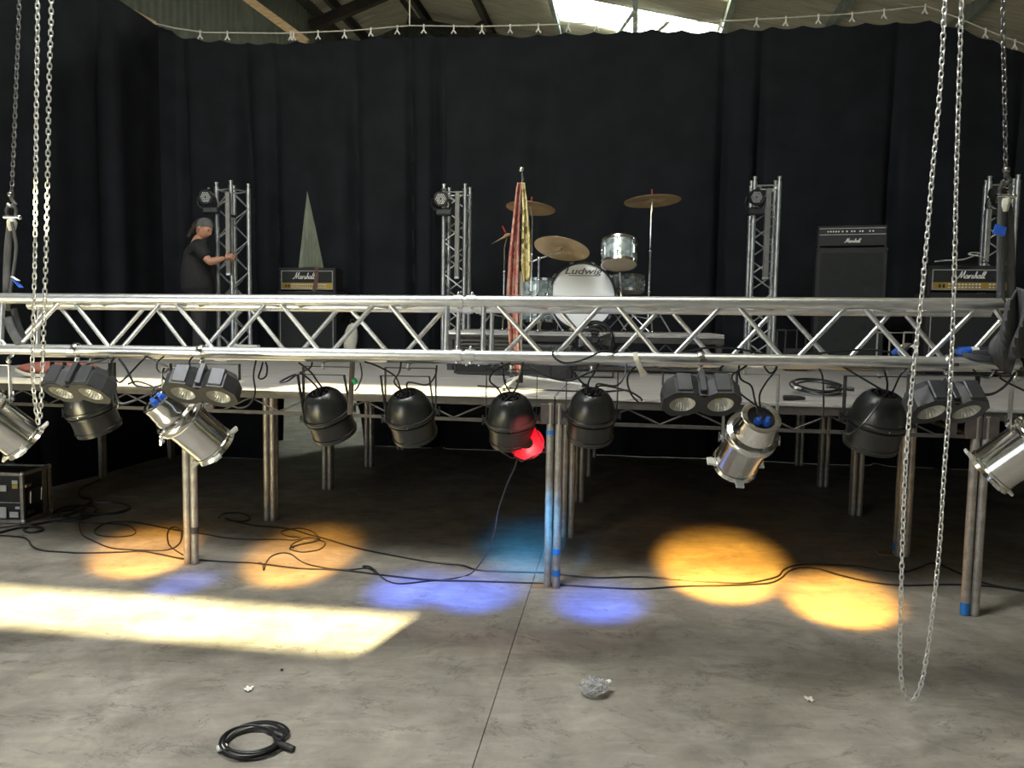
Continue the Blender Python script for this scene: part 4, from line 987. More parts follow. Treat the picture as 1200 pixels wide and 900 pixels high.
def drum(name, label, c, axis, r, h, head=TOMHEAD, n=6):
    M = orient(Vector(c), axis); t = thing(name, label, 'drum', c, 'drums on the riser')
    part('drum_shell', MB().lathe([(r, -h/2), (r, h/2)], 36, M), PEARL, t)
    part('bottom_head', MB().lathe([(r-.002, -h/2-.006), (0, -h/2-.007)], 36, M), head, t)
    part('top_head', MB().lathe([(r-.002, h/2+.006), (0, h/2+.007)], 36, M), DRUMHEAD, t)
    for s_ in (-1, 1): part('hoop', MB().lathe([(r-.002, s_*(h/2+.01)), (r+.009, s_*(h/2+.012)), (r+.010, s_*(h/2-.012)), (r+.002, s_*(h/2-.010))], 36, M), CHR, t)
    lugs(n, r, -h/2, h/2, M, t); return t, M
tc_, MT = drum('rack_tom', 'small pearl rack tom tilted above the bass drum', A(725.5, 297, 7.15), (.03, .34, .94), .153, .21)
part('tom_arm', MB().tube([A(726, 318, 7.2), A(727, 336, 7.3), A(728, 352, 7.3)], .011, 8).ball(A(727, 336, 7.3), .018, 8), CHR, tc_)
drum('floor_tom', 'pearl floor tom standing left of the bass drum', A(633, 352, 7.42), (0, 0, 1), .185, .38, n=8)
ft = [o for o in COL.objects if o.name.startswith('floor_tom')][0]
fc = A(633, 352, 7.42)
for g in (.5, 2.6, 4.7): p = fc + Vector((.2*math.cos(g), .2*math.sin(g), 0)); part('leg', MB().tube([p+Vector((0, 0, .05)), Vector((p.x, p.y, RZt+.006))], .006, 8), CHR, ft)
sn, MS = drum('snare_drum', 'snare drum low behind the rack tom stand', A(735, 333, 7.55), (0, .1, 1), .155, .13, n=8)
part('snare_stand', MB().tube([A(735, 346, 7.55), Vector((A(735, 346, 7.55).x, A(735, 346, 7.55).y, RZt+.12))], .011, 8).tube([Vector((A(735, 346, 7.55).x, A(735, 346, 7.55).y, RZt+.22)), Vector((A(735, 346, 7.55).x-.2, A(735, 346, 7.55).y-.1, RZt+.01))], .007, 6).tube([Vector((A(735, 346, 7.55).x, A(735, 346, 7.55).y, RZt+.22)), Vector((A(735, 346, 7.55).x+.2, A(735, 346, 7.55).y-.1, RZt+.01))], .007, 6), CHR, sn)
def cymbal(label, c, n, r, foot, arm=None, felt=True, Zf=None):
    c = Vector(c); M = orient(c, n); Zf = RZt if Zf is None else Zf; foot = Vector((foot[0], foot[1], Zf)); t = thing('cymbal_stand', label, 'cymbal', foot, 'cymbals of the drum kit')
    part('cymbal', MB().lathe([(0, .022), (.012, .021), (.028, .014), (.036, .006), (r*.6, -.001), (r, -.010), (r, -.0115), (r*.6, -.0025), (.036, .004), (.028, .012), (0, .019)], 44, M), BRASS, t)
    part('felt', MB().tube([M @ Vector((0, 0, .022)), M @ Vector((0, 0, .034))], .014, 10), RUBBER, t)
    part('wing_nut', MB().tube([M @ Vector((0, 0, .034)), M @ Vector((0, 0, .10))], .008, 8), material('red_sleeve', (.35, .02, .02), .5) if 'red_sleeve' not in bpy.data.materials else bpy.data.materials['red_sleeve'], t, 'red sleeve')
    mid = Vector((foot.x, foot.y, Zf + .62*(c.z-Zf))); mb = MB()
    if arm is None: mb.tube([foot+Vector((0, 0, .10)), mid], .0125, 10).tube([mid, Vector((foot.x, foot.y, c.z-.12)), c - nrm(n)*.01], .008, 8)
    else: mb.tube([foot+Vector((0, 0, .10)), arm], .0115, 10).tube([arm - nrm(c-arm)*.16, arm, c - Vector((0, 0, .03)), c - nrm(n)*.0], .008, 8).ball(arm, .02, 8)
    mb.ball(mid, .017, 8).ball(Vector((foot.x, foot.y, Zf+.5*(mid.z-Zf))), .018, 8)
    part('stand_tube', mb, CHR, t)
    hub = foot + Vector((0, 0, .34)); lo = foot + Vector((0, 0, .13))
    for k in range(3):
        g = 2*PI*k/3 + .5; f_ = foot + Vector((.27*math.cos(g), .27*math.sin(g), .008)); part('tripod_leg', MB().tube([hub, f_], .0085, 8).tube([lo, hub.lerp(f_, .55)], .006, 6).ball(f_, .013, 8), CHR, t)
    return t
f1 = A(759.5, 380, 7.45)
cymbal('crash cymbal held high on a chrome stand right of the rack tom', A(764.5, 234.5, 7.4), (-.05, .09, 1), .262, (f1.x, f1.y))
ax = A(631.5, 303, 7.15); cymbal('bright crash cymbal tilted above the bass drum on a boom arm', A(658.5, 290.5, 7.1), (.20, .33, 1), .25, (ax.x, ax.y), arm=ax)
f3 = A(622, 380, 7.6); cymbal('ride cymbal behind the scarves on the microphone stand', A(622, 243, 7.6), (.10, .14, 1), .235, (f3.x, f3.y))
f4 = A(590, 380, 7.7); cymbal('far left cymbal seen edge on, left of the scarves', A(594, 276, 7.7), (-.42, -.05, .85), .17, (f4.x, f4.y))
# things in front of the riser
fan = A(697, 399, 6.35); MF = orient(fan, (-.25, -1, .25))
fb = thing('floor_fan', 'round black floor fan in front of the drum riser', 'fan', Vector((fan.x, fan.y, S)))
part('fan_ring', MB().lathe([(.15, -.05), (.158, -.04), (.158, .04), (.15, .05), (.143, .04), (.143, -.04)], 32, MF), BLACKSAT, fb)
gr = MB()
for k in range(5): gr.tube([MF @ Vector((.028*(k+1)*math.cos(2*PI*i/20), .028*(k+1)*math.sin(2*PI*i/20), .048)) for i in range(20)], .0022, 4, closed=True)
for k in range(8): gr.tube([MF @ Vector((0, 0, .05)), MF @ Vector((.145*math.cos(PI*k/4), .145*math.sin(PI*k/4), .046))], .0022, 4)
part('guard', gr, BLACKSAT, fb)
for k in range(4): part('blade', MB().grid(lambda u, v: MF @ (Matrix.Rotation(PI/2*k, 4, 'Z') @ Vector((.02+.11*u, (v-.5)*(.04+.07*u), .018*(v-.5)*2))), 3, 3), BLACKM, fb)
part('fan_foot', MB().tube([Vector((fan.x-.14, fan.y+.03, fan.z)), Vector((fan.x-.15, fan.y-.02, S+.012)), Vector((fan.x+.15, fan.y-.02, S+.012)), Vector((fan.x+.14, fan.y+.03, fan.z))], .009, 8), BLACKSAT, fb)
def wedge(name, label, c, w_, h, d, letter=None, cat='speaker', mat=TOLEX, yaw=0):
    M = facing(c, yaw); t = thing(name, label, cat, c)
    part('box_shell', MB().prism([(0, 0), (d, 0), (d, h), (d*.45, h)], M @ Matrix(((0, 0, 1, -w_/2), (0, 1, 0, 0), (-1, 0, 0, 0), (0, 0, 0, 1))), w_), mat, t)
    g = MB(); g.add([M @ Vector(v) for v in ((-w_/2+.02, .025, -.02), (w_/2-.02, .025, -.02), (w_/2-.02, h-.02, -d*.45+.012), (-w_/2+.02, h-.02, -d*.45+.012))], [(0, 1, 2, 3)]); part('grille', MB().add([p + (M.to_3x3() @ Vector((0, .004, .006))) for p in g.v], [(0, 1, 2, 3)]), GRILLE, t)
    return t, M
wc = A(634, 420, 6.3); wc.z = S
wedge('stage_monitor', 'black wedge stage monitor left of the floor fan', wc, .50, .26, .34, yaw=.1)
bx = A(658, 397, 6.15); bx.z = S
bt = thing('battery_box', 'small dark box with pale lettering beside the floor fan', 'box', bx); MX = facing(bx)
part('box_shell', MB().box((0, .13, -.08), (.17, .26, .16), MX, bev=.01), BLACKSAT, bt)
part('lettering', text_mesh('UTS', .05, MX @ Matrix.Translation((.01, .16, .001)), 0, .0005, .001), PRINTD, bt)
rk = A(567, 400, 6.55); rk.z = S; rt_ = thing('rack_case', 'black equipment rack with a lettered panel behind the truss joint', 'case', rk); MK = facing(rk)
part('case_shell', MB().box((0, .17, -.15), (.50, .32, .28), MK, bev=.006), TOLEX, rt_)
part('case_edge', frame(MB(), .49, .015, .325, .0, .012, MK), STEEL, rt_)
part('vent_slats', MB().box((0, .255, .0), (.44, .014, .01), MK).box((0, .285, .0), (.44, .010, .01), MK).box((0, .225, .0), (.44, .008, .01), MK), PURL_COVER, rt_)
part('panel_lettering', text_mesh('RWDX', .11, MK @ Matrix.Translation((-.02, .12, .002)), .0, .0005, .002), PIPING, rt_)
mx = A(655, 300, 6.3)

# ------------------------------------------------------------------ microphone stand with scarves
mf = A(608.5, 452, 5.42); mf.z = S; mtop = A(611, 216, 5.42); mic = thing('microphone_stand', 'microphone stand hung with two patterned scarves near the stage front', 'microphone stand', mf)
mtop = Vector((mf.x+.005, mf.y, mtop.z))
part('pole', MB().tube([mf+Vector((0, 0, .04)), Vector((mf.x+.002, mf.y, A(611, 305, 5.42).z))], .0145, 12), WHITE, mic)
part('upper_pole', MB().tube([Vector((mf.x+.002, mf.y, A(611, 305, 5.42).z)), mtop], .0085, 10), CHR, mic)
part('clutch', MB().tube([Vector((mf.x+.002, mf.y, A(611, 306, 5.42).z)), Vector((mf.x+.002, mf.y, A(611, 318, 5.42).z))], .019, 12), RUBBER, mic)
part('microphone', MB().ball(A(611, 198.5, 5.42), (.019, .019, .018), 12).tube([A(611.5, 203, 5.42), A(612, 212, 5.42)], [.006, .006], 8), CHR, mic)
part('mic_holder', MB().tube([A(612, 202, 5.42), A(613, 210, 5.42), A(610, 217, 5.42), mtop], [.006, .009, .013, .010], 8), CHR, mic)
for (ex, ey) in ((586, 457), (584, 444), (688, 452)):
    e_ = atz(ex, ey, S+.01); e_ = mf + (e_-mf)*min(1, .36/(e_-mf).length) if ex < 600 else e_
    e_.z = S+.012; part('tripod_leg', MB().tube([mf+Vector((0, 0, .075)), e_], .0095, 8).tube([e_ + nrm(mf-e_)*.05, e_], .012, 8), WHITE, mic)
    part('rubber_foot', MB().tube([e_ + nrm(mf-e_)*.04, e_ - nrm(mf-e_)*.01], .0135, 8), RUBBER, mic)
part('leg_hub', MB().tube([mf+Vector((0, 0, .03)), mf+Vector((0, 0, .12))], .026, 12), RUBBER, mic)
def scarf(label, rows, mat, Y=5.40, fold=7):
    def fn(u, v):
        k = v*(len(rows)-1); i = min(int(k), len(rows)-2); f = k-i
        y = rows[i][0] + (rows[i+1][0]-rows[i][0])*f; xa = rows[i][1] + (rows[i+1][1]-rows[i][1])*f; xb = rows[i][2] + (rows[i+1][2]-rows[i][2])*f
        return at(xa + (xb-xa)*u, y, Y - .018*math.sin(u*fold+v*2) - .012*math.sin(u*15))
    o = solo('scarf', MB().grid(fn, 16, 40), mat, label, 'scarf'); o.modifiers.new('th', 'SOLIDIFY').thickness = .006; return o
scarf('red patterned scarf hanging down the left side of the microphone stand', [(214, 607, 612), (222, 605.5, 611), (250, 602.5, 609), (300, 597, 608), (350, 594, 607), (400, 597, 608), (436, 602, 611)], SCARF_R)
scarf('yellow and black patterned scarf hanging right of the microphone stand', [(214, 612, 615), (225, 612.5, 616.5), (250, 613, 618.5), (280, 612, 621), (310, 611.5, 621.5), (330, 614, 620)], SCARF_Y)

# ------------------------------------------------------------------ the stage hand
def skin_fig(name, joints, edges, mat, parent, root=0, lev=2, label=None):
    """joints: list of (Vector, radius or (rx, ry)); a continuous skinned surface"""
    me = bpy.data.meshes.new(name); inv = W[parent].inverted()
    me.from_pydata([tuple(inv @ Vector(j[0])) for j in joints], edges, []); me.materials.append(mat)
    o = bpy.data.objects.new(name, me); COL.objects.link(o); o.parent = parent; W[o] = W[parent]
    sk = o.modifiers.new('skin', 'SKIN'); sk.use_smooth_shade = True; sk.branch_smoothing = .5
    if not me.skin_vertices: me.attributes.new('skin', 'FLOAT', 'POINT') if False else None
    d = me.skin_vertices[0].data if me.skin_vertices else None
    for i, j in enumerate(joints):
        r = j[1] if isinstance(j[1], tuple) else (j[1], j[1]); d[i].radius = r
    d[root].use_root = True
    ss = o.modifiers.new('sub', 'SUBSURF'); ss.levels = lev; ss.render_levels = lev
    if label: o['label'] = label
    return o
def bm_skin(name, joints, edges, mat, parent, root=0, lev=2, label=None):
    import bmesh
    bm = bmesh.new(); inv = W[parent].inverted(); lay = bm.verts.layers.skin.verify(); vs = []
    for i, j in enumerate(joints):
        v = bm.verts.new(inv @ Vector(j[0])); r = j[1] if isinstance(j[1], tuple) else (j[1], j[1]); v[lay].radius = r; v[lay].use_root = (i == root); vs.append(v)
    for a, b in edges: bm.edges.new((vs[a], vs[b]))
    me = bpy.data.meshes.new(name); bm.to_mesh(me); bm.free(); me.materials.append(mat)
    o = bpy.data.objects.new(name, me); COL.objects.link(o); o.parent = parent; W[o] = W[parent]
    sk = o.modifiers.new('skin', 'SKIN'); sk.use_smooth_shade = True; sk.branch_smoothing = .6
    ss = o.modifiers.new('sub', 'SUBSURF'); ss.levels = lev; ss.render_levels = lev
    if label: o['label'] = label
    return o
HY = 8.70
h0 = A(233, 417, HY); h0.z = S
man = thing('person', 'stage hand in a dark cap and black t-shirt bending to a truss tower', 'person', h0)
def Q(px, py, dy=0): return A(px, py, HY+dy)
hipz = A(233, 338, HY).z
pelvis = Q(232, 341); waist = Q(231, 322); chest = Q(230, 300); neckb = Q(232, 283); neck = Q(236.5, 276); headc = Q(239.5, 267.5, -.06)
shR, shL = Q(233, 288, -.19), Q(233, 288, .17); elR, elL = Q(246, 308, -.24), Q(245, 306, .16)
wrR, wrL = Q(263, 302.5, -.14), Q(263, 303, -.02)
J = [(pelvis, (.10, .12)), (waist, (.09, .12)), (chest, (.10, .14)), (neckb, (.075, .10)), (neck, .055), (Q(238.5, 271.5), .058),
     (shR, .062), (elR, .043), (wrR, .028), (shL, .062), (elL, .043), (wrL, .028)]
E_ = [(0, 1), (1, 2), (2, 3), (3, 4), (4, 5), (3, 6), (6, 7), (7, 8), (3, 9), (9, 10), (10, 11)]
kneeR, ankR = Q(234, 378, -.10), Q(232, 410, -.12); kneeL, ankL = Q(238, 378, .10), Q(230, 410, .14)
n0 = len(J); J += [(Q(232, 346, -.09), .088), (kneeR, .058), (Vector((ankR.x, ankR.y, S+.09)), .04), (Q(233, 346, .09), .088), (kneeL, .058), (Vector((ankL.x, ankL.y, S+.09)), .04)]
E_ += [(0, n0), (n0, n0+1), (n0+1, n0+2), (0, n0+3), (n0+3, n0+4), (n0+4, n0+5)]
body = bm_skin('body', J, E_, SKINM, man)
hdir = nrm(Vector((.80, -.25, -.52)))            # looks down at his hands
MH = Matrix(((hdir.x, 0, 0, 0), (0, 1, 0, 0), (0, 0, 1, 0), (0, 0, 0, 1)))
hx = hdir; hz = nrm(Vector((.50, -.05, .86))); hz = (hz - hx*hz.dot(hx)).normalized(); hy = hz.cross(hx)
MH = Matrix(((hx.x, hy.x, hz.x, headc.x), (hx.y, hy.y, hz.y, headc.y), (hx.z, hy.z, hz.z, headc.z), (0, 0, 0, 1)))
def headfn(u, v):
    t = PI*v; g = 2*PI*u; x, y, z = math.sin(t)*math.cos(g), math.sin(t)*math.sin(g), math.cos(t)
    r = Vector((.094*x, .074*y, .112*z))
    if z < 0: r.x *= 1 + .12*z*(1 if x < 0 else .2); r.y *= 1 + .28*z
    if x > .2: 
        r.x += .020*math.exp(-((y/.20)**2 + ((z+.12)/.16)**2))          # nose
        r.x -= .006*math.exp(-(((abs(y)-.42)/.16)**2 + ((z-.10)/.10)**2)) # eye sockets
        r.x += .005*math.exp(-((y/.35)**2 + ((z+.48)/.07)**2)) + .006*math.exp(-((y/.3)**2 + ((z+.75)/.12)**2))
    return MH @ r
part('head', MB().grid(headfn, 32, 24), SKINM, man)
for s_ in (-1, 1):
    part('ear', MB().ball(MH @ Vector((-.008, s_*.074, -.008)), (.018, .009, .029), 10, MH.to_3x3().to_4x4()), SKINM, man)
    part('eye', MB().ball(MH @ Vector((.080, s_*.030, .012)), .009, 8), RUBBER, man)
part('mouth', MB().tube([MH @ Vector((.078, -.024, -.054)), MH @ Vector((.088, 0, -.052)), MH @ Vector((.078, .024, -.054))], .004, 6), material('lips', (.36, .13, .10), .5), man)
c35, s35 = math.cos(.62), math.sin(.62)
def capfn(u, v):
    x, y, z = .103*math.sin(PI*.50*v)*math.cos(2*PI*u)+.0, .083*math.sin(PI*.50*v)*math.sin(2*PI*u), .112*math.cos(PI*.50*v)+.004
    return MH @ Vector((x*c35 - z*s35 + .004, y, x*s35 + z*c35 + .002))
part('cap', MB().grid(capfn, 28, 10), CAPM, man)
part('hair', MB().tube(smooth([MH @ Vector(v) for v in ((-.03, 0, .03), (-.085, 0, .0), (-.10, 0, -.05), (-.115, 0, -.11), (-.12, .0, -.19))], 4), [(.075, .06)]*5 + [(.06, .05)]*4 + [(.042, .035)]*4 + [(.03, .026)]*3 + [(.016, .014)], 12), HAIR, man)
shirt = [(Q(232, 348), (.150, .18)), (Q(232, 337), (.155, .19)), (waist, (.150, .19)), (chest, (.150, .20)), (Q(232, 286), (.10, .14)), (shR, (.082, .082)), (shR.lerp(elR, .80), (.068, .068)), (shL, (.082, .082)), (shL.lerp(elL, .80), (.068, .068))]
bm_skin('t_shirt', shirt, [(0, 1), (1, 2), (2, 3), (3, 4), (4, 5), (5, 6), (4, 7), (7, 8)], TSHIRT, man)
trs = [(Q(232, 338), (.145, .17)), (Q(232, 350, -.09), .108), (kneeR, .078), (Vector((ankR.x, ankR.y, S+.05)), .062), (Q(233, 350, .09), .108), (kneeL, .078), (Vector((ankL.x, ankL.y, S+.05)), .062)]
bm_skin('trousers', trs, [(0, 1), (1, 2), (2, 3), (0, 4), (4, 5), (5, 6)], TROUSER, man)
for a_ in (ankR, ankL): part('shoe', MB().ball(Vector((a_.x+.06, a_.y, S+.045)), (.14, .05, .045), 12), RUBBER, man)
def hand(wr, d, up, root):
    d = nrm(d); up = nrm(Vector(up) - d*Vector(up).dot(d)); sd_ = d.cross(up)
    J = [(wr, (.028, .022)), (wr + d*.035, (.036, .020)), (wr + d*.075, (.038, .018))]; E2 = [(0, 1), (1, 2)]
    for k, (o, ln) in enumerate(((-.030, .060), (-.010, .072), (.010, .068), (.029, .052))):
        b = wr + d*.08 + up*o; n = len(J)
        J += [(b, .0095), (b + d*ln*.45 - sd_*.010, .009), (b + d*ln*.75 - sd_*.032, .008), (b + d*ln*.72 - sd_*.055, .0068)]
        E2 += [(2, n), (n, n+1), (n+1, n+2), (n+2, n+3)]
    n = len(J); b = wr + d*.03 + up*.028
    J += [(b, .0115), (b + d*.028 + up*.022 - sd_*.015, .010), (b + d*.055 + up*.026 - sd_*.035, .008)]; E2 += [(1, n), (n, n+1), (n+1, n+2)]
    return bm_skin('hand', J, E2, SKINM, root, lev=1)
hand(wrR, Q(270, 301, -.10)-wrR, (0, .1, 1), man); hand(wrL, Q(270, 303, .02)-wrL, (0, -.1, 1), man)

# ------------------------------------------------------------------ cables on the floor
def floorcable(label, px, r=.006, lift=(), close=None, cat='cable', nm='power_cable', z0=0., mat=CABLE, group=None):
    pts = [atz(x, y, z0 + r + (.004 if i % 7 == 3 else 0)) for i, (x, y) in enumerate(px)]
    return solo(nm, MB().tube(smooth(pts, 6), r, 7), mat, label, cat, group)
floorcable('long black cable along the floor, the nearer of the two passing the centre legs', [(-12, 627), (22, 629), (33, 633), (38, 640), (50, 645), (75, 647), (100, 648), (140, 647), (165, 646), (185, 649), (210, 654), (232, 656), (260, 658), (300, 660), (350, 666), (400, 668), (450, 674), (500, 679), (560, 681), (620, 683), (655, 685), (700, 688), (750, 690), (800, 687), (850, 686), (880, 685), (903, 683), (916, 677), (925, 669), (940, 665), (960, 667), (985, 674), (1020, 682), (1060, 686), (1110, 685), (1160, 687), (1200, 693), (1230, 699)])
floorcable('long black cable along the floor, the farther one with small loops at the left', [(256, 607), (262, 602), (275, 601), (288, 603), (293, 608), (285, 611), (270, 610), (264, 607), (275, 611), (300, 616), (325, 618), (345, 621), (360, 626), (380, 631), (410, 640), (440, 647), (500, 658), (540, 662), (560, 668), (600, 670), (636, 671), (655, 673), (700, 677), (750, 676), (800, 679), (850, 683), (875, 683), (895, 680), (912, 675), (918, 668), (930, 663), (950, 661), (980, 662), (1010, 664), (1040, 669), (1060, 670), (1075, 666), (1090, 660), (1100, 661), (1125, 672), (1150, 682), (1175, 688), (1200, 692), (1230, 700)])
floorcable('thin black cable curling across the left amber pool of light', [(375, 632), (362, 630), (345, 633), (330, 632), (300, 632), (270, 631), (240, 626), (212, 622), (190, 618), (165, 613), (145, 611), (125, 613), (111, 621), (115, 627), (135, 629), (155, 627), (158, 621), (145, 615), (110, 613), (60, 612), (20, 616), (-10, 620)], .005)
floorcable('thin black cable dropping in a curve behind the front left legs', [(95, 601), (94, 608), (93, 616), (97, 627), (110, 634), (130, 642), (160, 644.5), (195, 644.5), (210, 637), (213, 624), (207, 618), (199, 619), (196, 627), (198, 638), (206, 645), (214, 650)], .005)
floorcable('short black cable looped in the second amber pool of light', [(344, 642), (341, 639), (350, 634), (365, 632.5), (378, 634), (381, 638), (374, 644), (356, 647), (344, 645), (340, 642), (352, 638), (372, 633), (368, 624), (350, 619), (330, 623), (336, 628), (352, 630)], .005)
floorcable('thin cable with a raised bight on the second amber pool of light', [(300, 660), (307, 660), (309, 668), (312, 659), (318, 652), (330, 648), (342, 650), (360, 661), (400, 668), (430, 666), (440, 672)], .0045)
th = [atz(x, y, .006) for x, y in ((440, 668), (425, 664), (432, 663.5), (438, 667), (446, 675), (455, 681), (470, 684), (500, 681), (530, 678), (548, 674))] + [at(560, 664, 4.85), at(572, 644, 4.6), at(579, 625, 4.4), at(584, 597, 4.1), at(594, 568, 3.85), at(603, 548, 3.66), at(606, 538, 3.62)]
solo('power_cable', MB().tube(smooth(th, 6), .0045, 7), CABLE, 'black cable rising from the floor to the lamp with the red gel', 'cable')
tang = [(60, 606), (80, 603), (95, 598), (103, 590), (115, 589), (135, 589), (148, 591.5), (152, 595), (143, 600), (120, 602.5), (105, 602), (85, 598), (70, 600), (75, 606), (92, 607), (108, 602), (112, 595), (98, 592), (78, 594), (62, 600)]
floorcable('thick black cable coiled in a heap right of the flight case', tang, .010)
floorcable('second thick black cable running out of the heap beside the flight case', [(152, 596), (135, 601), (112, 603.5), (95, 608), (70, 610), (45, 614), (28, 620), (35, 624), (48, 622), (50, 619), (38, 617), (20, 619), (0, 624), (-15, 627)], .009)
floorcable('thick black cable leading back under the stage behind the flight case', [(62, 602), (75, 598), (92, 594), (108, 586), (96, 583), (92, 577), (97, 571), (108, 566), (118, 562)], .008)
floorcable('thin pale cable lying on the floor far under the stage', [(700, 538), (716, 537), (735, 541), (745, 545), (760, 544), (775, 545), (788, 540), (792, 535), (797, 543), (815, 548), (840, 549)], .005, mat=PURL_COVER)

# ------------------------------------------------------------------ cables carried by the truss
def tc(label, pts, r=.0048, mat=CABLE): return solo('power_cable', MB().tube(smooth(HB(*pts), 6), r, 7), mat, label, 'cable')
Yf = lambda px, o=0: TY((px-600)/FPX*3.4) - .032 + o
tc('black cable drooping in a bight across the truss right of the scarves', [(752, 416, 3.45), (735, 414, 3.40), (722, 413, 3.36), (705, 412, 3.32), (692, 418, 3.30), (675, 424, 3.31), (660, 425, 3.31), (650, 419, 3.31), (648, 412, 3.33), (655, 405, 3.40), (670, 402, 3.5)])
tc('black cable hanging in a small closed loop left of the second black lamp', [(308, 424, 3.6), (306, 432, 3.6), (303, 442, 3.6), (307, 444, 3.6), (312, 440, 3.6), (313, 430, 3.6), (311, 424, 3.6)], .004)
tc('black cable loop hanging between the two left flood lights', [(170, 418, 3.62), (178, 420, 3.6), (184, 424, 3.6), (197, 430, 3.6), (195, 435, 3.6), (189, 437, 3.6), (184, 432, 3.6), (185, 424, 3.6), (192, 418, 3.6)], .004)
tc('grey cable sagging in a long curve right of the leftmost flood light', [(127, 419, 3.6), (130, 432, 3.58), (134, 450, 3.58), (138, 468, 3.58), (145, 473, 3.58), (160, 468, 3.6), (178, 460, 3.6), (190, 454, 3.6)], .005, PURL_COVER)
tc('black cable zigzagging below the truss beside the leftmost flood light', [(134, 419, 3.62), (128, 430, 3.6), (133, 440, 3.6), (140, 448, 3.6), (150, 440, 3.6), (165, 424, 3.62), (172, 418, 3.62)], .0045)
tc('grey cable crossing down from the truss left of the looped cable', [(139, 420, 3.6), (148, 432, 3.6), (154, 444, 3.6), (160, 452, 3.6), (178, 454, 3.6), (190, 451, 3.6)], .005, PURL_COVER)
tc('black cable dropping below the truss right of the second flood light', [(300, 422, 3.55), (297, 440, 3.55), (299, 460, 3.55), (292, 474, 3.56), (280, 478, 3.58), (268, 474, 3.6)], .004)
tc('black cable hanging beside the green tape right of the second black lamp', [(422, 425, 3.52), (424, 440, 3.52), (420, 452, 3.54), (416, 458, 3.56)], .004)
tc('black cable lying in a low arch along the truss right of the drum riser', [(790, 416, 3.42), (810, 411, 3.40), (835, 407, 3.40), (865, 409, 3.38), (890, 414, 3.38), (905, 416, 3.38), (930, 414, 3.38), (960, 414, 3.38), (985, 411, 3.38), (1020, 410, 3.38), (1050, 414, 3.36)])
tc('black cable curving from the truss end to the rightmost flood light', [(1189, 438, 3.2), (1180, 450, 3.18), (1165, 461, 3.16), (1152, 463, 3.14)], .005)
tc('grey cable drooping under the right end of the truss', [(1140, 433, 3.15), (1150, 441, 3.15), (1160, 442, 3.15), (1166, 434, 3.15)], .004, PURL_COVER)
tc('black cable drooping from the truss right of the polished lamp', [(893, 421, 3.3), (896, 430, 3.3), (902, 437, 3.3), (908, 434, 3.3), (912, 423, 3.3)], .004)
tc('black cable hanging straight down over the coil on the stage edge', [(960, 432, 3.3), (964, 442, 3.3), (965, 460, 3.3), (965, 478, 3.3), (964, 492, 3.3)], .004)
tc('black cable swinging behind the black lamps right of the truss joint', [(619, 428, 3.55), (635, 438, 3.5), (650, 444, 3.5), (667, 446, 3.5), (683, 440, 3.5), (700, 432, 3.5)], .0045)
tc('black cable hanging right of the lamp beside the centre legs', [(744, 430, 3.45), (736, 440, 3.42), (736, 452, 3.42), (741, 464, 3.42), (749, 472, 3.42)], .0045)
for i, (x, y) in enumerate(((1042, 0), (1148, 0))): pass
for k in range(5):
    solo('multicore_cable', MB().tube(smooth(HB((1140-k, 412+k*1.5, 3.20), (1160, 411.5+k*2.4, 3.17), (1178, 414+k*1.4, 3.16), (1186, 416+k, 3.16), (1176, 420+k*.5, 3.14), (1150, 418+k*1.1, 3.16), (1128, 414+k*.7, 3.2)), 5), .0055, 7), PURL_COVER, ['uppermost', 'second', 'middle', 'fourth', 'lowest'][k] + ' grey cable of the bundle at the right end of the truss', 'cable', 'cable bundle at the truss end')
pg = thing('mains_connector', 'blue and white mains connector lying on the truss at the right', 'connector', at(1135, 412, 3.22))
part('blue_shell', MB().tube([at(1121, 412.5, 3.24), at(1124, 411.5, 3.24), at(1136, 411.5, 3.24)], [.012, .019, .020], 14), BLUE_PLUG, pg, 'blue shell')
part('collar', MB().tube([at(1136, 411.5, 3.24), at(1145, 411.5, 3.24)], .019, 14), WHITE, pg)
part('grey_body', MB().tube([at(1145, 411, 3.24), at(1158, 410.5, 3.24), at(1172, 410, 3.24)], [.016, .017, .015], 12), PURL_COVER, pg)
solo('mains_connector', MB().tube([at(1046, 414, 3.3), at(1052, 411, 3.3), at(1060, 411, 3.3)], [.010, .016, .014], 12), BLUE_PLUG, 'small blue connector under the white cloth on the truss', 'connector')
solo('white_cloth', MB().grid(lambda u, v: at(1052+24*u, 406+5*math.sin(u*7)*v+9*v-4*math.sin(u*PI), 3.27 - .04*math.sin(u*6+v*3)), 14, 8), WHITE, 'crumpled white cloth lying on the truss behind the hand chain', 'cloth')
solo('tape_strip', MB().tube(smooth(HB((744, 413, 3.335), (746, 421, 3.325), (750, 431, 3.33), (755, 440, 3.34)), 4), [(.011, .0015)]*9 + [(.012, .0015), (.014, .0015), (.016, .0015), (.017, .0015)], 8, flat=(1, -.1, .2)), TAPEW, 'strip of pale tape hanging over the lower truss tube', 'tape')
solo('tape_strip', MB().tube(smooth(HB((413, 424, 3.56), (412, 445, 3.56), (411, 465, 3.56), (410, 486, 3.56)), 4), [(.012, .003)]*13, 8, flat=(1, 0, 0)), material('brown_webbing', (.10, .08, .065), .8), 'brown webbing strap hanging right of the second black lamp', 'strap')
solo('tape_flag', MB().tube([at(414, 444, 3.54), at(418, 450, 3.54)], [(.012, .003), (.010, .003)], 8, flat=(1, 0, 0)), material('green_tape', (.0, .35, .12), .5), 'scrap of green tape on the webbing strap', 'tape')

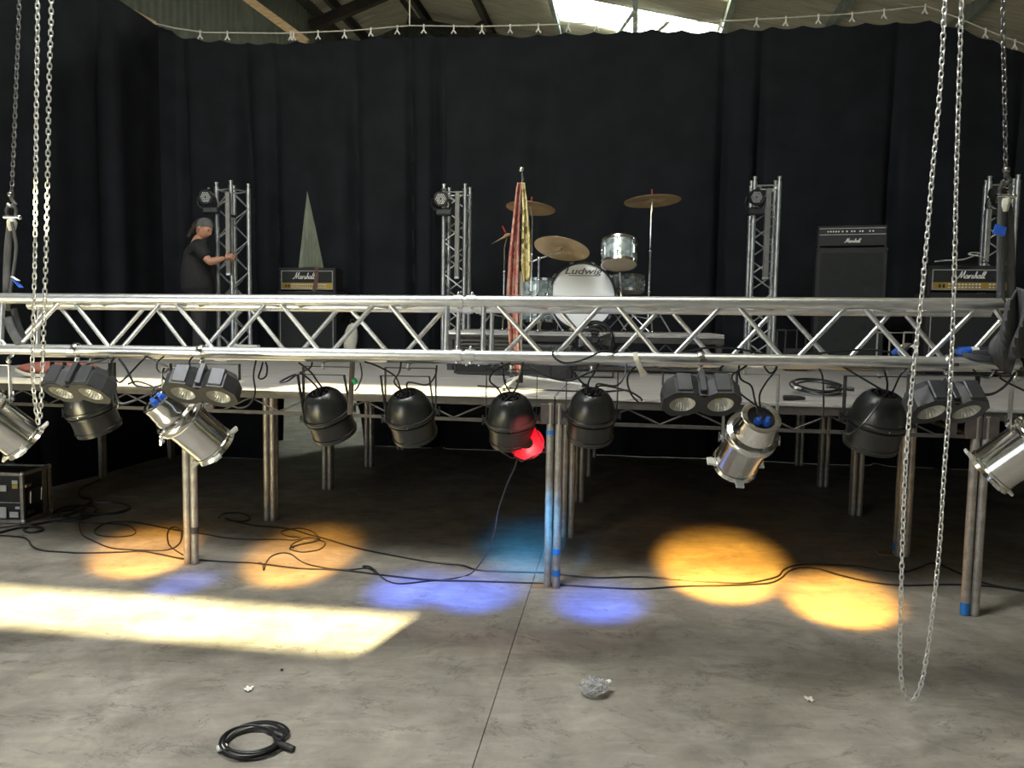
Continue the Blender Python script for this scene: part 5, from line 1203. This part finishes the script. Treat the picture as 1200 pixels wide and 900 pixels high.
# ------------------------------------------------------------------ coils, flight case, litter
def coil(label, cx, cy, rx_, ry_, z0, loops, r, base_rot, tilt=0.):
    c = atz(cx, cy, z0); t = thing('coiled_cable', label, 'cable', c); pts = []
    for i in range(loops*16):
        g = 2*PI*i/16; k = i//16; w1 = 1 + .08*math.sin(g*.5+k*1.7) - .07*(k % 3) + .05*math.sin(g+k*2.1)
        x, y = rx_*w1*math.cos(g) + .010*math.sin(k*2.3), ry_*w1*math.sin(g) + .012*math.cos(k*1.9)
        pts.append(c + Vector((x*math.cos(base_rot)-y*math.sin(base_rot), x*math.sin(base_rot)+y*math.cos(base_rot), r + (k*.35)*r*2*(.5+.5*math.sin(g+k)) + k*r*.5 + tilt*(y+ry_*1.1))))
    part('cable', MB().tube(smooth(pts, 3), r, 7), CABLE, t)
    e = pts[-1]; part('connector', MB().tube([e, e+Vector((.03, -.01, .0)), e+Vector((.075, -.03, -.004))], [.009, .014, .012], 12), RUBBER, t)
    b = pts[0]; part('connector', MB().tube([b, b+Vector((-.03, .01, .004)), b+Vector((-.07, .03, .004))], [.009, .013, .013], 12), RUBBER, t)
    q = pts[9]; part('cable_tie', MB().tube([c + (q-c)*.82+Vector((0, 0, .012)), c + (q-c)*1.12+Vector((0, 0, .012))], [(.010, .016), (.010, .016)], 10, flat=(0, 0, 1)), WHITE, t, 'white tie')
    return t
coil('black cable coiled and tied with white tape on the concrete in front', 297, 871, .118, .125, 0, 6, .0048, .25)
coil('black cable coiled on the stage edge with a thick connector', 957, 462, .15, .17, S, 5, .0055, .0, .2)
pc = atz(924, 466, S+.018); solo('cable_connector', MB().tube([pc + Vector((-.03, 0, 0)), pc+Vector((.02, .0, 0)), pc+Vector((.06, .0, 0)), pc+Vector((.10, .01, -.004))], [.016, .017, .014, .009], 14), RUBBER, 'thick black connector at the left of the coil on the stage edge', 'connector')
# crumpled clear wrapper
random.seed(3); wp = atz(697, 822, 0)
def crump(u, v):
    g = 2*PI*u; t = PI*v; r = Vector((.060*math.sin(t)*math.cos(g), .052*math.sin(t)*math.sin(g), .038*math.cos(t) + .036))
    k = 1 + .10*math.sin(g*5+t*7) + .07*math.sin(g*9-t*11) + .05*math.sin(t*17+g*3); return wp + Vector((0, .06, 0)) + Vector((r.x*k, r.y*k, max(.002, r.z*k)))
wt = thing('plastic_bottle', 'crushed clear plastic bottle with a white cap on the concrete floor', 'bottle', wp)
part('crushed_body', MB().grid(crump, 48, 32, smooth=False), CLEAR, wt)
part('bottle_cap', MB().tube([atz(711, 800, .05), atz(715, 799, .05)], .012, 12), WHITE, wt, 'white cap')
for i, (x, y, lb) in enumerate(((291, 809, 'scrap of white paper on the concrete above the coiled cable'), (948, 821, 'tiny scrap of white paper on the concrete near the hand chain'), (330, 787, 'small dark pebble on the pale concrete near the coiled cable'))):
    c = atz(x, y, 0); mb = MB(); k = .018 if i < 2 else .006
    mb.grid(lambda u, v: c + Vector(((u-.5)*2*k + .004*math.sin(v*9), (v-.5)*2.2*k + .003*math.sin(u*8), .004 + .008*abs(math.sin(u*5+v*4)))), 6, 6, False); solo('paper_scrap' if i < 2 else 'pebble', mb, WHITE if i < 2 else RUBBER, lb, 'litter')
# flight case at the left edge
fa = atz(27.5, 614, 0); fbk = atz(59, 601.5, 0); ex = nrm(Vector((1, -.05, 0))); ey = nrm(Vector((fbk.x-fa.x, fbk.y-fa.y, 0))); ex = Vector((ey.y, -ey.x, 0)); ex = ex if ex.x > 0 else -ex
CH, CW, CDp = .40, .62, (fbk-fa).length
MC = Matrix(((ex.x, ey.x, 0, fa.x), (ex.y, ey.y, 0, fa.y), (0, 0, 1, 0), (0, 0, 0, 1)))
fcase = thing('flight_case', 'black flight case with aluminium edges and a red connector at the left', 'case', fa)
part('case_panels', MB().box((-CW/2, CDp/2, CH/2+.01), (CW-.01, CDp-.01, CH-.02), MC), TOLEX, fcase)
eg = MB()
for z in (.02, CH):
    eg.box((-CW/2, 0, z), (CW, .024, .024), MC).box((-CW/2, CDp, z), (CW, .024, .024), MC).box((0, CDp/2, z), (.024, CDp, .024), MC).box((-CW, CDp/2, z), (.024, CDp, .024), MC)
for x in (0, -CW):
    for y in (0, CDp): eg.box((x, y, CH/2+.01), (.024, .024, CH), MC)
eg.box((.002, CDp*.80, CH/2), (.008, .05, CH), MC)
part('aluminium_edging', eg, LEG, fcase)
cb = MB()
for x in (0, -CW):
    for y in (0, CDp):
        for z in (.02, CH): cb.ball(MC @ Vector((x, y, z)), .022, 8)
part('ball_corners', cb, ALU_TOWER, fcase)
for z, y in ((.30, .03), (.08, .05)): part('butterfly_latch', MB().box((.008, y+.03, z), (.012, .075, .03), MC, bev=.003), CHR, fcase)
part('recessed_handle', MB().box((.004, CDp*.42, .20), (.008, .16, .12), MC, bev=.003), STEEL, fcase)
part('handle_bar', MB().tube([MC @ Vector((.012, CDp*.42-.07, .15)), MC @ Vector((.018, CDp*.42-.07, .25))], .007, 8).tube([MC @ Vector((.012, CDp*.42+.07, .15)), MC @ Vector((.018, CDp*.42+.07, .25))], .007, 8), CHR, fcase)
part('front_divider', MB().box((-CW/2, -.002, .17), (CW-.03, .006, .008), MC), LEG, fcase)
for x, z, w_, h, m in ((-.15, .285, .05, .05, LABELW), (-.055, .335, .045, .03, LABELW), (-.055, .30, .045, .03, LABELY), (-.04, .13, .035, .02, LABELW), (-.07, .075, .07, .045, LABELW)): part('sticker', MB().box((x, -.006, z), (w_, .003, h), MC), m, fcase)
part('connector_panel', MB().box((-.20, -.008, .09), (.14, .012, .09), MC, bev=.008), LABELW, fcase)
part('red_connector', MB().lathe([(0, .03), (.03, .03), (.034, 0)], 20, MC @ Matrix.Translation((-.215, -.012, .085)) @ Matrix.Rotation(PI/2, 4, 'X')), material('red_connector_plastic', (.55, .02, .03), .4), fcase, 'red round connector')

# ------------------------------------------------------------------ small things on the stage
def sbox(nm, label, x, y, Y, w_, h, d, m, cat, yaw=0):
    p = A(x, y, Y); p.z = S; M = facing(p, yaw); return solo(nm, MB().box((0, h/2+.001, -d/2), (w_, h, d), M, bev=.005), m, label, cat, base=p)
bgt = thing('canvas_bag', 'brick red bag lying on the stage edge at the left', 'bag', atz(45, 447, S))
b0 = atz(45, 446, S)
part('bag_body', MB().ball(b0 + Vector((0, .25, .062)), (.30, .13, .06), 16), BAGM, bgt)
part('bag_strap', MB().tube(smooth([b0+Vector((-.25, .15, .06)), b0+Vector((-.1, .08, .03)), b0+Vector((.12, .07, .03)), b0+Vector((.26, .16, .05))], 4), [(.012, .003)]*13, 6, flat=(0, 0, 1)), TAPEW, bgt)
pbz = atz(30, 452, S); solo('pale_board', MB().box((0, 0, .012), (.95, .22, .02), Matrix.Translation(atz(20, 449, S)+Vector((0, .05, 0))) @ HALL, bev=.003), TAPEW, 'pale board lying on the front left corner of the stage', 'board')
sbox('white_box', 'small white box on the stage in front of the left tower', 258, 405, 7.9, .14, .11, .12, WHITE, 'box')
wl = thing('cable_strip', 'pale multi socket strip lying on the stage right of the small white box', 'socket strip', atz(285, 418, S)); ws = A(292, 410, 8.0); ws.z = S+.10
part('strip_body', MB().obox(A(268, 405, 8.2), A(303, 406, 8.1), .05, .03), WHITE, wl)
part('strip_prop', MB().box((0, 0, 0), (.28, .08, .02), Matrix.Translation(A(285, 409.5, 8.15))).box((0, 0, 0), (.06, .06, A(285, 409.5, 8.15).z-S-.005), Matrix.Translation(Vector((A(285, 409.5, 8.15).x, A(285, 409.5, 8.15).y, (A(285, 409.5, 8.15).z+S)/2)))), STEEL, wl)
# padded bag leaning beside the left cabinet
gp = A(411, 405, 9.5); gp.z = S
gt = thing('padded_bag', 'pale padded bag leaning beside the left speaker cabinet', 'bag', gp)
part('bag_body', MB().ball(gp + Vector((0, 0, .20)), (.085, .07, .20), 16, Matrix.Rotation(.12, 4, 'Y')), TAPEW, gt)
part('bag_handle', MB().tube(smooth([gp+Vector((-.0, -.02, .38)), gp+Vector((.01, -.03, .43)), gp+Vector((.05, -.03, .43)), gp+Vector((.06, -.02, .37))], 4), .008, 6), BLACKSAT, gt)
# keyboard style stands at the right
def xstand(label, x0_, x1_, ytop, Y):
    p, q = A(x0_, ytop, Y), A(x1_, ytop, Y); t = thing('frame_stand', label, 'stand', Vector(((p.x+q.x)/2, Y, S)))
    part('stand_frame', MB().tube([Vector((p.x, p.y, S+.008)), p, q, Vector((q.x, q.y, S+.008))], .009, 8).tube([p+Vector((0, .25, 0)), Vector((p.x, p.y+.25, S+.008))], .009, 8).tube([q+Vector((0, .25, 0)), Vector((q.x, q.y+.25, S+.008))], .009, 8).tube([p, p+Vector((0, .25, 0))], .009, 8).tube([q, q+Vector((0, .25, 0))], .009, 8), PIPING if x0_ > 1000 else STEEL, t)
    return t
xstand('pale metal frame stand between the bass cabinet and the right cabinet', 1043, 1075, 390, 7.4)
xs = xstand('dark metal frame stand left of the bass cabinet', 921, 945, 387, 7.8)
sbox('tool_bag', 'small dark bag on the stage left of the bass cabinet', 934, 405, 7.7, .2, .22, .14, BLACKSAT, 'bag')
for i, (pts, lb) in enumerate((([(560, 452), (600, 455), (640, 457), (700, 459), (735, 457)], 'dark cable lying along the stage past the microphone stand foot'),)):
    solo('stage_cable', MB().tube(smooth([atz(x, y, S+.006) for x, y in pts], 6), .0055, 7), CABLE, lb, 'cable')
